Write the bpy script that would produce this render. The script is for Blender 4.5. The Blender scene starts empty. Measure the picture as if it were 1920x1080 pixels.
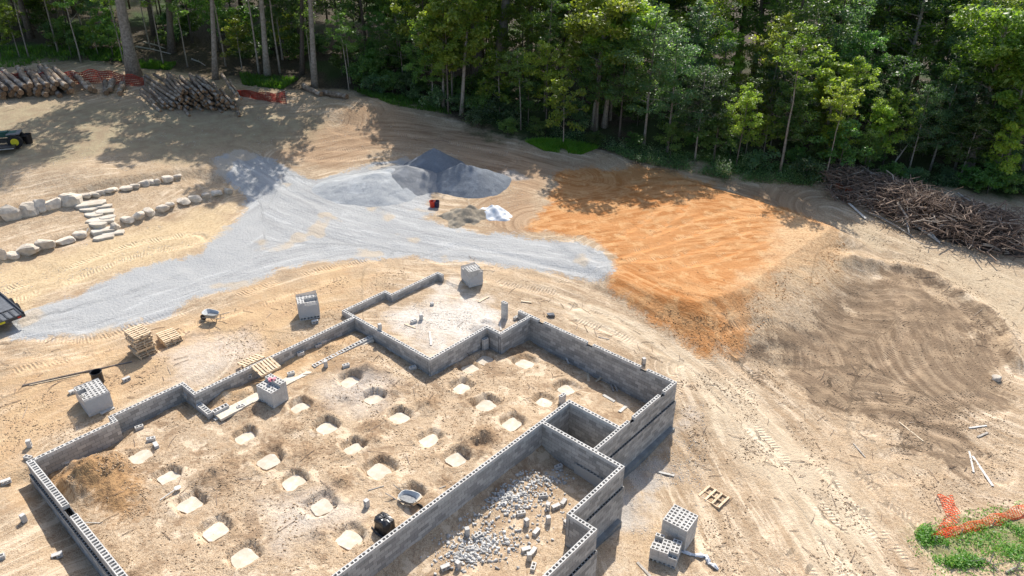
import bpy, math, random
import numpy as np
from mathutils import Matrix, Vector

random.seed(7); RNG = np.random.default_rng(7)
R = math.radians
S = bpy.context.scene
COL = S.collection

# ------------------------------------------------------------------ camera, sky, sun, exposure
FPX, PITCH, ROLL, CAMH = 1404.4, R(29.159), R(.418), 23.874       # wall tops are z = 0
cam = bpy.data.cameras.new('camera'); camo = bpy.data.objects.new('camera', cam); COL.objects.link(camo)
cam.sensor_width = 36; cam.lens = FPX / 1920 * 36; cam.clip_end = 1500; cam.clip_start = .5
camo.matrix_world = Matrix.Translation((0, 0, CAMH)) @ Matrix.Rotation(math.pi/2 - PITCH, 4, 'X') @ Matrix.Rotation(ROLL, 4, 'Z')
S.camera = camo
SUN_AZ, SUN_EL = R(11), R(47)
w = bpy.data.worlds.new('World'); S.world = w; w.use_nodes = True
nt = w.node_tree; bg = nt.nodes['Background']; sk = nt.nodes.new('ShaderNodeTexSky')
sk.sky_type = 'NISHITA'; sk.sun_disc = False; sk.sun_elevation = SUN_EL; sk.sun_rotation = SUN_AZ
sk.air_density = 1.0; sk.dust_density = 2.0; sk.ozone_density = 1.0
nt.links.new(sk.outputs[0], bg.inputs[0]); bg.inputs[1].default_value = .15
sl = bpy.data.lights.new('sun', 'SUN'); sl.energy = 4.6; sl.angle = R(.55); sl.color = (1, .95, .87)
so = bpy.data.objects.new('sun', sl); COL.objects.link(so); so.location = (20, 90, 80)
sdir = Vector((math.sin(SUN_AZ)*math.cos(SUN_EL), math.cos(SUN_AZ)*math.cos(SUN_EL), math.sin(SUN_EL)))
so.rotation_euler = sdir.to_track_quat('Z', 'Y').to_euler()
S.view_settings.view_transform = 'Standard'; S.view_settings.look = 'None'
S.view_settings.exposure = .47; S.view_settings.gamma = 1
S.cycles.max_bounces = 6; S.cycles.diffuse_bounces = 3; S.cycles.transparent_max_bounces = 6
S.cycles.use_denoising = True

# ------------------------------------------------------------------ coordinates
YAW = R(41.575); TX, TY = 1.540, 29.238
sy, cy = math.sin(YAW), math.cos(YAW)
ANG_U, ANG_V = math.pi/2 - YAW, -YAW
def uv(u, v): return (TX + u*sy + v*cy, TY + u*cy - v*sy)
def xy2uv(x, y):
    dx, dy = x - TX, y - TY
    return dx*sy + dy*cy, dx*cy - dy*sy
def ray(px, py):
    X, Y = px - 960, py - 540
    c, s = math.cos(-ROLL), math.sin(-ROLL); X, Y = c*X - s*Y, s*X + c*Y
    c, s = math.cos(PITCH), math.sin(PITCH)
    return (X/FPX, c - Y/FPX*s, -s - Y/FPX*c)
def atz(px, py, z):
    d = ray(px, py); t = (z - CAMH)/d[2]; return (d[0]*t, d[1]*t, z)

# ------------------------------------------------------------------ terrain heights
def tps(pts):
    P = np.array(pts, float); n = len(P)
    def K(a, b):
        r2 = ((a[:, None, :] - b[None, :, :])**2).sum(-1); return .5*r2*np.log(r2 + 1e-9)
    A = np.zeros((n+3, n+3)); A[:n, :n] = K(P[:, :2], P[:, :2]) + np.eye(n)*.5
    A[:n, n] = 1; A[:n, n+1:] = P[:, :2]; A[n, :n] = 1; A[n+1:, :n] = P[:, :2].T
    b = np.zeros(n+3); b[:n] = P[:, 2]; c = np.linalg.solve(A, b)
    def f(x, y):
        sh = np.shape(x); q = np.stack([np.ravel(x), np.ravel(y)], 1); out = np.zeros(len(q))
        for i in range(0, len(q), 20000):
            k = q[i:i+20000]; out[i:i+20000] = K(k, P[:, :2]) @ c[:n] + c[n] + k @ c[n+1:]
        return out.reshape(sh)
    return f
EXT_PX = [(0,1080,-.9),(100,1010,-1.1),(0,900,-.6),(90,790,-.5),(20,630,.2),(300,660,-.4),(430,680,-.45),(560,600,-.3),(800,480,-.3),(885,535,-.45),
 (1000,560,-.7),(1120,620,-1.2),(1220,690,-1.9),(1300,730,-2.5),(1285,820,-2.9),(1200,900,-3.1),(1180,1000,-3.15),(1250,1075,-3.2),(1500,1075,-3.5),(1900,1070,-4.2),
 (1900,800,-3.9),(1600,720,-3.4),(1420,660,-3.0),(1600,560,-3.1),(1850,600,-3.4),(1900,480,-2.9),(1700,430,-2.5),(1560,370,-1.8),
 (200,570,.1),(500,430,.5),(700,420,.3),(1000,470,-.3),(1110,490,-.6),(100,200,4.3),(350,210,3.8),(600,230,2.8),(20,280,3.4),(200,320,2.6),
 (300,345,1.9),(420,350,1.3),(60,470,.9),(220,460,.75),(60,400,1.7),(150,430,1.1),(250,140,5.2),(590,160,4.2),(850,215,2.4),(1100,265,1.1),(1300,305,0),(1500,335,-1.0),(1700,345,-1.5),(1900,362,-2.2),
 (800,290,1.2),(1000,330,.4),(0,110,6.0),(1200,330,-.2),(1400,360,-1.2)]
ext = [atz(*p) for p in EXT_PX] + [(-130,170,16),(-60,170,12),(0,170,8),(60,170,4),(130,170,0),(-130,60,6),(-120,0,2),(120,60,-6),(110,0,-7),(0,-40,-1.5),(-60,-40,0),(70,-40,-6),
      (-60,120,9),(-20,115,6.5),(20,105,3.5),(60,95,-.5)]
f_ext = tps(ext)
INT = [(-17.5,-15,-.95),(-12,-15,-1.0),(-5,-14.3,-.68),(-.5,-14,-.72),(-.5,-9,-.95),(4,-7.8,-1.2),(7,-6.6,-1.65),(7,0,-1.95),(7,3,-2.05),(3,2.8,-1.65),(2,-1,-1.15),
       (0,-.5,-.8),(-8,-.5,-.62),(-17.5,-.5,-.8),(-10,-8,-.9),(-3,-5,-1.0),(-9,-13,-.85),(-15,-8,-.8)]
f_int = tps(INT)
U0,U1,U2,U3,U4,U5,U6,U7,U8,U9,U10 = -18.02,-14.14,-10.4,-.03,3.26,7.33,4.59,7.3,2.21,0,-3.9
V0,V1,V2,V3,V4,V5,V6,V7,V8,V9,V10 = -15.65,-16.16,-14.85,-15.94,-15.31,-8.12,-7.0,3.16,0,4.77,6.06
MAIN = [(U0,V0),(U1,V0),(U1,V1),(U2,V1),(U2,V2),(U3,V2),(U3,V5),(U6,V5),(U6,V6),(U7,V6),(U7,V7),(U8,V7),(U8,V8),(U9,V8),(-24,V8),(-24,-10),(U0,-10)]
MAIN = [(U0,V0),(U1,V0),(U1,V1),(U2,V1),(U2,V2),(U3,V2),(U3,V5),(U6,V5),(U6,V6),(U7,V6),(U7,V7),(U8,V7),(U8,V8),(U0,V8)]
GAR = [(U3,V3),(U4,V3),(U4,V4),(U7,V4),(U7,V6),(U6,V6),(U6,V5),(U3,V5)]
BOX = [(U9,V8),(U8,V8),(U8,V7),(U9,V7)]
PIT = [(U0,V8),(U9,V8),(U9,V9),(U10,V9),(U10,V10),(U0,V10)]
def inside(poly, x, y):
    r = np.zeros(np.shape(x), bool); n = len(poly)
    for i in range(n):
        x1, y1 = poly[i]; x2, y2 = poly[(i+1) % n]
        if y1 == y2: continue
        c = ((y1 > y) != (y2 > y)) & (x < (x2-x1)*(y-y1)/(y2-y1) + x1); r ^= c
    return r
def segdist(poly, x, y, closed=True):
    d = np.full(np.shape(x), 1e9); n = len(poly)
    for i in range(n if closed else n-1):
        x1, y1 = poly[i][:2]; x2, y2 = poly[(i+1) % n][:2]; dx, dy = x2-x1, y2-y1; L = dx*dx+dy*dy + 1e-12
        t = np.clip(((x-x1)*dx + (y-y1)*dy)/L, 0, 1); d = np.minimum(d, np.hypot(x-x1-t*dx, y-y1-t*dy))
    return d
def sdf(poly, x, y):
    d = segdist(poly, x, y); return np.where(inside(poly, x, y), d, -d)

def axis(lo, hi, a, b, f, m):
    L = list(np.arange(a, b, f)); s = m; x = L[-1] + m
    while x < hi: L.append(x); s = s if x < b + 32 else s*1.06; x += s
    L.append(hi); s = m; x = a - s; lo_l = []
    while x > lo: lo_l.append(x); s = s if x > a - 26 else s*1.06; x -= s
    lo_l.append(lo); return np.array(lo_l[::-1] + L)
GU = axis(-110, 210, -19, 8.6, .12, .24); GV = axis(-170, 120, -17.2, 7, .12, .24)
UU, VV = np.meshgrid(GU, GV, indexing='ij')
XX = TX + UU*sy + VV*cy; YY = TY + UU*cy - VV*sy
def curve(P, m=6):
    out = []; Q = [P[0]] + P + [P[-1]]
    for i in range(1, len(Q)-2):
        p0, p1, p2, p3 = [np.array(q) for q in Q[i-1:i+3]]
        for k in range(m): t = k/m; out.append(tuple(.5*(2*p1 + (p2-p0)*t + (2*p0-5*p1+4*p2-p3)*t*t + (3*p1-p0-3*p2+p3)*t**3)))
    return out + [P[-1]]
# smooth value noise on the terrain (for lumps and ruts)
def vnoise(x, y, s, seed):
    r = np.random.default_rng(seed).random((256, 256)); x, y = x/s, y/s
    i, j = np.floor(x).astype(int), np.floor(y).astype(int); fx, fy = x-i, y-j
    fx, fy = fx*fx*(3-2*fx), fy*fy*(3-2*fy); rf = r.ravel(); g = lambda a, b: rf.take(((a & 255) << 8) | (b & 255))
    return (g(i,j)*(1-fx)+g(i+1,j)*fx)*(1-fy) + (g(i,j+1)*(1-fx)+g(i+1,j+1)*fx)*fy - .5
_FB = {}
def fbm(x, y, s, seed=0, o=4):
    # one field per scale, shifted for variety
    if np.shape(x) == XX.shape and s in _FB: return _FB[s]
    t = 0; a = 1; s0 = s
    for k in range(o): t = t + a*vnoise(x + 17*k, y - 9*k, s, seed+k); s *= .5; a *= .5
    _FB[s0] = t
    return t
ZZ = f_ext(XX, YY)
def zlook(x, y, Z=None):
    Z = ZZ if Z is None else Z
    u, v = xy2uv(x, y)
    i = np.clip(np.searchsorted(GU, u) - 1, 0, len(GU)-2); j = np.clip(np.searchsorted(GV, v) - 1, 0, len(GV)-2)
    a = np.clip((u-GU[i])/(GU[i+1]-GU[i]), 0, 1); b = np.clip((v-GV[j])/(GV[j+1]-GV[j]), 0, 1)
    return (Z[i,j]*(1-a)+Z[i+1,j]*a)*(1-b) + (Z[i,j+1]*(1-a)+Z[i+1,j+1]*a)*b
TS = np.concatenate([np.arange(18, 140, .5), np.arange(140, 260, 2)])
def at(px, py):
    """the point of the ground that lies along this line of sight"""
    d = np.array(ray(px, py)); d /= np.linalg.norm(d)
    def g(t): return CAMH + d[2]*t - zlook(d[0]*t, d[1]*t)
    h = g(TS); k = np.argmax(h < 0)
    if h[k] >= 0: k = len(TS)-1
    lo, hi = TS[max(k-1, 0)], TS[k]
    for _ in range(12):
        m = (lo+hi)/2
        if g(np.array([m]))[0] < 0: hi = m
        else: lo = m
    t = (lo+hi)/2
    return (d[0]*t, d[1]*t, float(zlook(np.array([d[0]*t]), np.array([d[1]*t]))[0]))
def pxpoly(L): return [at(*p)[:2] for p in L]
def ground(x, y): return float(zlook(np.array([float(x)]), np.array([float(y)]))[0])

# boulder terraces: upper and lower stone rows hold steps of earth
ROW_UP = pxpoly([(-30,425),(25,400),(110,385),(170,362),(240,345),(320,332),(365,328)])
ROW_LO = pxpoly([(-30,500),(20,478),(100,456),(145,437),(220,420),(300,395),(380,368),(450,352)])
m_near = (np.abs(XX+40) < 45) & (YY > 25) & (YY < 110)
for row, hgt in ((ROW_UP, .55), (ROW_LO, .4)):
    d = segdist(row, XX, YY, False)
    # which side: behind (farther from the camera) of the row is higher
    yr = np.interp(XX, [p[0] for p in row], [p[1] for p in row])
    back = np.clip((YY - yr)/.5, -1, 1)
    ZZ = ZZ + np.where((XX < row[-1][0] + 3), hgt*.5*back*np.exp(-(d/5.0)**2), 0)
# orange fill pad
PAD = [atz(px, py, z)[:2] for px, py, z in [(1005,432,-.35),(1045,325,.1),(1230,320,-.1),(1400,372,-.5),(1560,432,-.75),(1490,478,-.85),(1425,528,-.95),(1385,560,-1.1),(1300,585,-1.2),(1200,560,-1.0),(1130,520,-.75)]]
dpad = sdf(PAD, XX, YY)
ztop = -.35 + np.clip((YY-45)*.008, -.5, .3) - np.clip(XX-8, 0, 40)*.011 + .10*fbm(XX, YY, 5, 3)
zpad = ztop - np.clip(-dpad, 0, None)*.54 + .22*np.clip(.3-np.abs(dpad+1.2)*.15, 0, 1)*fbm(XX, YY, 1.0, 4)
k = .14; ZZ = np.where(dpad > -12, np.log(np.exp(np.clip(ZZ/k, -60, 60)) + np.exp(np.clip(zpad/k, -60, 60)))*k, ZZ)
BERM = curve(pxpoly([(1585,488),(1680,498),(1780,538),(1868,598),(1905,680)]), 5); db = segdist(BERM, XX, YY, False); ZZ = ZZ + .32*np.exp(-(db/.55)**2)*(1+.9*fbm(XX, YY, 1.0)) - .12*np.exp(-((db-1.3)/.7)**2)
# low swell at the edge of the levelled brown patch and berm
def bump(px, py, r, h, sq=1.0):
    global ZZ
    x, y, z = at(px, py); ZZ = ZZ + h*np.exp(-(((XX-x)/r)**2 + ((YY-y)/(r*sq))**2))
for b in [(120,330,4,.5,.6),(1500,330,4,.5,.5),(700,205,5,.7,.4),(640,215,3,.4,.4)]: bump(*b)
ZZ = ZZ + .10*fbm(XX, YY, 3.0, 11) + .045*fbm(XX, YY, 1.0, 15, 3)
# inside the foundation
inn = inside(MAIN, UU, VV)
lump = .12*fbm(XX, YY, 3.0, 21) + .07*fbm(XX, YY, .6, 25, 3)
ZZ = np.where(inn, f_int(UU, VV) + lump, ZZ)
ZZ = np.where(inside(GAR, UU, VV), -.58 + .06*fbm(XX, YY, 1.0, 31) - .02*(VV+12), ZZ)
ZZ = np.where(inside(BOX, UU, VV), -2.3 + .1*fbm(XX, YY, 1.0, 33), ZZ)
pz = -1.85 + .5*np.exp(-np.clip(VV, 0, 9)/.7) + .10*fbm(XX, YY, 1.0, 35)
ZZ = np.where(inside(PIT, UU, VV), pz, ZZ)
# trenches along the inner foot of the walls
dw = segdist(MAIN, UU, VV)
ZZ = np.where(inn, ZZ - .16*np.exp(-(dw/.55)**2)*(1+.6*fbm(XX, YY, 1.0, 41)), ZZ)
# trench outside the west wall and along the right-hand walls
dW = np.where((VV > V0-.6), np.abs(UU-U0), 9); ZZ = np.where((UU < U0) & ~inn, ZZ - .55*np.exp(-((dW)/.95)**2)*np.clip((VV-V0+.6)*2, 0, 1), ZZ)
dE = segdist([(U7,V7),(U9,V7),(U9,V9),(U10,V9),(U10,V10),(-18,V10)], UU, VV, False)
ZZ = np.where(~inn & ~inside(PIT, UU, VV) & ~inside(BOX, UU, VV), ZZ - .22*np.exp(-(dE/.8)**2)*(1+.8*fbm(XX, YY, 1.0, 43)), ZZ)
def pile(px, py, h, rx, ry, rot=0, p=1.0):
    """a cone of loose earth added to the ground"""
    global ZZ
    x, y, z = at(px, py); c, s = math.cos(rot), math.sin(rot); a = ((XX-x)*c + (YY-y)*s)/rx; b = (-(XX-x)*s + (YY-y)*c)/ry
    r = np.sqrt(a*a+b*b); ZZ = ZZ + h*np.clip(1-r, 0, 1)**p*(1+.6*fbm(XX, YY, .6, int(px)))
# earth heaps inside the foundation
for px, py, h, rx, ry in [(182,896,.95,2.5,1.9),(150,880,.4,1.2,1.3),(232,928,.5,1.1,1.0),(150,905,.35,.8,.8),(205,870,.3,.8,.7),(470,735,.3,1.6,.6),(420,745,.3,1.2,.5),(560,670,.28,1.4,.6),(620,655,.28,1.3,.6),(905,610,.35,1.2,.7),(990,640,.2,1.2,.8),
    (400,890,.25,1.2,.9),(520,850,.2,1.2,.6),(900,820,.3,1.2,.9),(690,690,.2,.9,.6),(800,760,.15,1.2,.8),(470,770,.2,1.0,.6),(570,905,.15,1,.6)]:
    pile(px, py, h, rx, ry, ANG_U)
SPOIL = [(402,890,1.0),(432,868,.7),(580,852,.9),(603,765,.8),(548,800,.6),(690,800,.8),(700,822,.6),(905,815,1.1),(885,835,.8),(880,758,.7),(962,655,1.0),(690,690,.9),(800,752,.8),(475,772,.9),(640,905,.8),(915,612,.9),(655,745,.6),(520,838,.6),(740,735,.6),(600,1000,.6),(830,905,.5)]
SPOILV = np.full(XX.shape, -9.0)
for px, py, r in SPOIL:
    x, y, z = at(px, py); d = np.hypot(XX-x, YY-y); SPOILV = np.maximum(SPOILV, r*.85 - d); ZZ = ZZ + .16*r*np.exp(-(d/(r*.7))**2)*(1+1.6*fbm(XX, YY, .6))
# square holes with footing pads
PADS = {1: [(260,853),(309,893),(350,945),(399,995),(453,1046)], 2: [(456,818),(500,862),(546,903),(598,948),(652,1008)], 3: [(560,762),(608,800),(659,839),(709,880),(765,930)],
        4: [(653,712),(699,745),(746,781),(803,823),(852,860)], 5: [(864,726),(911,757),(958,793)], 6: [(879,688),(1019,753)], 7: [(906,672),(983,678),(1061,728)]}
PADW = []
for rw, L in PADS.items():
    for i, (px, py) in enumerate(L):
        x, y, z = at(px, py); u, v = xy2uv(x, y); z0 = ground(x, y)
        PADW.append((rw, i, len(L), x, y, z0, u, v))
for rw, i, n, x, y, z0, u, v in PADW:
    a = random.uniform(-.15, .15); du, dv = UU-u-.12, VV-v+.05
    wob = .12*fbm(XX, YY, .6, 50+i) ; sc_ = random.uniform(.85, 1.12); q = np.sqrt(np.sqrt((du/.56/sc_)**4 + (dv/.52/sc_)**4)) + 2.6*wob
    t = np.clip((1.22-q)/.25, 0, 1); t = t*t*(3-2*t)
    ZZ = ZZ*(1-t) + (z0-.29)*t + .06*np.exp(-((q-1.45)/.2)**2)*(1+fbm(XX, YY, .6, 77))
# wheel ruts and worn tracks (lines on the ground; used for height and colour)
TRK = [pxpoly(p) for p in [
 [(1090,590),(1180,620),(1290,670),(1380,740),(1470,830),(1570,950),(1680,1090)], [(1120,575),(1220,610),(1320,660),(1420,730),(1520,820),(1630,940),(1760,1090)],
 [(1285,700),(1340,780),(1400,870),(1480,960),(1560,1090)], [(1300,720),(1330,820),(1370,930),(1430,1090)],
 [(1420,690),(1520,760),(1650,800),(1800,840)], [(1640,500),(1760,540),(1860,600),(1900,680)], [(1380,640),(1500,640),(1620,700),(1700,770)],
 [(40,650),(180,650),(300,610),(420,580),(560,530),(700,500)], [(0,560),(120,520),(250,470),(360,450)], [(0,720),(120,690),(260,650),(330,610)],
 [(640,240),(720,260),(820,270),(950,300)], [(560,290),(660,290),(760,280)], [(1150,470),(1260,440),(1380,400),(1460,400)], [(1140,505),(1260,560),(1330,590)], [(1130,480),(1250,400),(1280,350)], [(1160,500),(1280,490),(1420,440)],
 [(1330,760),(1390,820),(1420,900),(1400,980),(1340,1040)], [(1290,800),(1350,860),(1440,880),(1500,940),(1510,1040)], [(1440,700),(1470,780),(1560,830),(1600,920),(1720,1000)], [(1500,700),(1600,760),(1740,770),(1850,760)], [(1400,1090),(1470,1010),(1560,1000),(1640,1060)], [(1700,560),(1720,640),(1640,720),(1530,740)], [(1860,880),(1760,860),(1660,880),(1580,860)],
 [(830,480),(950,520),(1080,545),(1200,610)], [(860,470),(990,500),(1110,530)]]]
def curve(P, m=6):
    out = []; Q = [P[0]] + P + [P[-1]]
    for i in range(1, len(Q)-2):
        p0, p1, p2, p3 = [np.array(q) for q in Q[i-1:i+3]]
        for k in range(m): t = k/m; out.append(tuple(.5*(2*p1 + (p2-p0)*t + (2*p0-5*p1+4*p2-p3)*t*t + (3*p1-p0-3*p2+p3)*t**3)))
    return out + [P[-1]]
TRK = [curve(L, 4) for L in TRK]
TRK_D = np.full(XX.shape, 9.0); TRK_S = np.zeros(XX.shape)
for L in TRK:
    acc = 0
    for (x1, y1), (x2, y2) in zip(L[:-1], L[1:]):
        dx, dy = x2-x1, y2-y1; ln = math.hypot(dx, dy); t = np.clip(((XX-x1)*dx+(YY-y1)*dy)/ln**2, 0, 1)
        d = np.hypot(XX-x1-t*dx, YY-y1-t*dy); b = d < TRK_D
        TRK_D = np.where(b, d, TRK_D); TRK_S = np.where(b, acc + t*ln, TRK_S); acc += ln
GUIDE = [curve(pxpoly(p), 5) for p in [
 [(700,495),(900,508),(1080,556),(1290,668),(1470,830),(1690,1100)], [(1290,700),(1350,820),(1420,940),(1520,1100)], [(1590,480),(1720,510),(1840,580),(1920,700)], [(1560,400),(1720,460),(1960,560)],
 [(-80,690),(150,650),(380,575),(560,515),(700,490)], [(-80,580),(120,520),(330,450),(450,380)], [(420,300),(600,400),(800,450),(1130,490)], [(-80,330),(200,290),(450,240),(620,220)], [(560,300),(720,270),(900,290),(1080,330)],
 [(1020,420),(1150,395),(1300,370),(1420,385)], [(1140,470),(1280,455),(1420,440),(1570,435)], [(1150,510),(1250,560),(1330,600)], [(1720,900),(1800,960),(1900,1000)], [(-80,900),(60,800),(200,740),(340,680)]]]
FLOW_D = np.full(XX.shape, 99.0); FLOW_S = np.zeros(XX.shape); FLOW_A = np.full(XX.shape, 1e9)
for gi, L in enumerate(GUIDE):
    acc = 0
    for (x1, y1), (x2, y2) in zip(L[:-1], L[1:]):
        dx, dy = x2-x1, y2-y1; ln = math.hypot(dx, dy) + 1e-9; t = ((XX-x1)*dx+(YY-y1)*dy)/ln**2; tc = np.clip(t, 0, 1); d = np.hypot(XX-x1-tc*dx, YY-y1-tc*dy); b = d < FLOW_A
        sg = np.sign((XX-x1)*dy - (YY-y1)*dx); FLOW_A = np.where(b, d, FLOW_A); FLOW_D = np.where(b, sg*d + gi*7.3, FLOW_D); FLOW_S = np.where(b, acc + tc*ln + gi*41, FLOW_S); acc += ln
outer = ~inn & ~inside(PIT, UU, VV) & ~inside(GAR, UU, VV) & ~inside(BOX, UU, VV)
rut = np.exp(-((TRK_D-.85)/.28)**2)
sweep = vnoise(FLOW_S*.10, FLOW_D, .75, 71) + .5*vnoise(FLOW_S*.15, FLOW_D, .4, 72)
mudf = np.clip(sdf(pxpoly([(1390,650),(1450,600),(1600,510),(1700,510),(1900,600),(1900,720),(1860,860),(1740,840),(1540,760),(1420,690)]), XX, YY)/1.5 + .5, 0, 1)
ZZ = np.where(outer, ZZ + .05*sweep*(1-.65*mudf) + .05*mudf*fbm(XX, YY, 1.0), ZZ)
ZZ = np.where(outer, ZZ - .07*rut*(1+.6*fbm(XX, YY, 1.0, 61)) + .03*np.exp(-((TRK_D-1.35)/.2)**2), ZZ)

# ------------------------------------------------------------------ node helpers and materials
MATS = {}
def mat(name, build=None, **kw):
    if name in MATS: return MATS[name]
    m = bpy.data.materials.new(name); m.use_nodes = True; MATS[name] = m
    if build: build(m.node_tree, m.node_tree.nodes['Principled BSDF'])
    return m
def N(t, kind, **inp):
    n = t.nodes.new(kind)
    for k, v in inp.items():
        k2 = k.replace('_', ' ')
        if hasattr(n, k) and k not in n.inputs: setattr(n, k, v)
        elif isinstance(v, bpy.types.NodeSocket): t.links.new(v, n.inputs[k2] if k2 in n.inputs else n.inputs[k])
        else: n.inputs[k2].default_value = v
    return n
TWO_D = False
def noise(t, vec, scale, detail=4, rough=.6, dist=0):
    n = t.nodes.new('ShaderNodeTexNoise'); n.noise_dimensions = '2D' if TWO_D else '3D'; n.inputs['Scale'].default_value = scale; n.inputs['Detail'].default_value = detail
    n.inputs['Roughness'].default_value = rough; n.inputs['Distortion'].default_value = dist
    if vec is not None: t.links.new(vec, n.inputs['Vector'])
    return n.outputs['Fac']
def M2(t, op, a, b=0.0, clamp=False):
    n = t.nodes.new('ShaderNodeMath'); n.operation = op; n.use_clamp = clamp
    for i, q in enumerate((a, b)):
        if isinstance(q, bpy.types.NodeSocket): t.links.new(q, n.inputs[i])
        else: n.inputs[i].default_value = q
    return n.outputs[0]
def smooth(t, x, lo, hi):
    n = t.nodes.new('ShaderNodeMapRange'); n.interpolation_type = 'SMOOTHSTEP'; t.links.new(x, n.inputs[0])
    n.inputs[1].default_value = lo; n.inputs[2].default_value = hi; return n.outputs[0]
def mix(t, f, a, b):
    n = t.nodes.new('ShaderNodeMix'); n.data_type = 'RGBA'
    for i, q in ((0, f), (6, a), (7, b)):
        if isinstance(q, bpy.types.NodeSocket): t.links.new(q, n.inputs[i])
        elif i == 0: n.inputs[0].default_value = q
        else: n.inputs[i].default_value = (*q, 1)
    return n.outputs[2]
def attr(t, name):
    n = t.nodes.new('ShaderNodeAttribute'); n.attribute_name = name; return n
def objrand(t): return t.nodes.new('ShaderNodeObjectInfo').outputs['Random']
def pos(t): return t.nodes.new('ShaderNodeNewGeometry').outputs['Position']
def objco(t): return t.nodes.new('ShaderNodeTexCoord').outputs['Object']
def bumpn(t, b, h, strength, dist):
    n = t.nodes.new('ShaderNodeBump'); n.inputs['Strength'].default_value = strength; n.inputs['Distance'].default_value = dist
    t.links.new(h, n.inputs['Height']); t.links.new(n.outputs[0], b.inputs['Normal']); return n

def b_ground(t, b):
    P = pos(t)
    n1 = attr(t, 'low_a').outputs['Fac']; n2 = noise(t, P, .9, 4, .65); n3 = noise(t, P, 5, 3, .7); n4 = noise(t, P, 22, 1, .7); n0 = attr(t, 'low_b').outputs['Fac']
    # streaks dragged along the ground by the machines
    cx_ = t.nodes.new('ShaderNodeCombineXYZ'); t.links.new(M2(t, 'MULTIPLY', M2(t, 'ADD', attr(t, 'flow_s').outputs['Fac'], n0), .22), cx_.inputs[0]); t.links.new(M2(t, 'MULTIPLY', attr(t, 'flow_d').outputs['Fac'], 1.9), cx_.inputs[1])
    s1 = M2(t, 'ADD', .5, M2(t, 'MULTIPLY', M2(t, 'SUBTRACT', noise(t, cx_.outputs[0], 1.0, 5, .72, .25), .5), smooth(t, M2(t, 'ADD', n1, M2(t, 'MULTIPLY', n2, .4)), .36, .66))); inn_ = attr(t, 'inner').outputs['Fac']
    st = M2(t, 'ADD', M2(t, 'MULTIPLY', s1, M2(t, 'SUBTRACT', 1.0, inn_)), M2(t, 'MULTIPLY', n2, inn_))
    wob = M2(t, 'MULTIPLY', M2(t, 'SUBTRACT', n2, .5), 3.2); wob2 = M2(t, 'MULTIPLY', M2(t, 'SUBTRACT', n0, .5), 4.5)
    wb = M2(t, 'ADD', wob, wob2)
    fine = M2(t, 'MULTIPLY', M2(t, 'SUBTRACT', n3, .5), 1.2)
    def mask(name, lo, hi, w=1.0):
        return smooth(t, M2(t, 'ADD', M2(t, 'ADD', attr(t, name).outputs['Fac'], M2(t, 'MULTIPLY', wb, w)), fine), lo, hi)
    base = mix(t, smooth(t, n1, .38, .62), (.45, .33, .21), (.39, .29, .19))
    base = mix(t, smooth(t, n2, .42, .66), base, (.53, .41, .28))
    base = mix(t, M2(t, 'MULTIPLY', smooth(t, n3, .50, .70), .75), base, (.27, .175, .105))
    base = mix(t, M2(t, 'MULTIPLY', smooth(t, n4, .56, .72), .65), base, (.19, .125, .08))
    base = mix(t, M2(t, 'MULTIPLY', smooth(t, n4, .42, .30), .5), base, (.68, .56, .42))
    base = mix(t, M2(t, 'MULTIPLY', smooth(t, st, .53, .66), .7), base, (.33, .225, .135))
    base = mix(t, M2(t, 'MULTIPLY', smooth(t, st, .47, .36), .75), base, (.64, .51, .365))
    # warm interior earth with dark turned clods
    clod = smooth(t, noise(t, P, .55, 4, .72, .4), .53, .66)
    base = mix(t, M2(t, 'MULTIPLY', M2(t, 'MULTIPLY', attr(t, 'inner').outputs['Fac'], clod), .75), base, (.25, .165, .10))
    base = mix(t, M2(t, 'MULTIPLY', mask('spoil', -.5, .5, .3), .75), base, mix(t, smooth(t, n3, .42, .62), (.31, .205, .12), (.18, .115, .068)))
    # brown earth
    base = mix(t, M2(t, 'MULTIPLY', mask('brown', -1.4, 1.6), .8), base, mix(t, smooth(t, st, .4, .65), (.40, .265, .16), (.27, .17, .10)))
    base = mix(t, M2(t, 'MULTIPLY', mask('warm', -1.6, 2.0), .65), base, mix(t, smooth(t, n2, .4, .64), (.55, .375, .205), (.44, .275, .14)))
    base = mix(t, M2(t, 'MULTIPLY', mask('sand', -1.5, 2.0), .75), base, mix(t, smooth(t, n3, .4, .65), (.60, .46, .275), (.49, .355, .205)))
    base = mix(t, M2(t, 'MULTIPLY', mask('olive', -2.5, 2.5), .85), base, mix(t, smooth(t, n2, .35, .65), (.36, .30, .19), (.29, .22, .14)))
    base = mix(t, M2(t, 'MULTIPLY', mask('pale', -2.0, 2.2), .75), base, mix(t, smooth(t, n3, .4, .65), (.53, .43, .295), (.44, .345, .235)))
    base = mix(t, M2(t, 'MULTIPLY', mask('mud', -.7, .6, 1.3), .9), base, mix(t, smooth(t, M2(t, 'ADD', M2(t, 'MULTIPLY', st, .55), M2(t, 'MULTIPLY', n2, .45)), .58, .40), mix(t, n1, (.145, .098, .062), (.185, .128, .082)), (.30, .215, .138)))
    base = mix(t, M2(t, 'MULTIPLY', mask('mound', -.5, .5, .35), .9), base, mix(t, smooth(t, n3, .46, .66), (.37, .215, .095), (.21, .12, .058)))
    base = mix(t, M2(t, 'MULTIPLY', mask('road', -.9, .9, .5), .75), base, mix(t, smooth(t, st, .4, .64), (.62, .51, .365), (.49, .385, .265)))
    cl = mix(t, smooth(t, st, .40, .60), (.53, .275, .115), (.40, .17, .055))
    cl = mix(t, smooth(t, n2, .48, .70), cl, (.56, .32, .145)); cl = mix(t, M2(t, 'MULTIPLY', smooth(t, n3, .56, .72), .55), cl, (.36, .16, .06))
    base = mix(t, mask('clay', -.5, .4, .55), base, cl)
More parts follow.
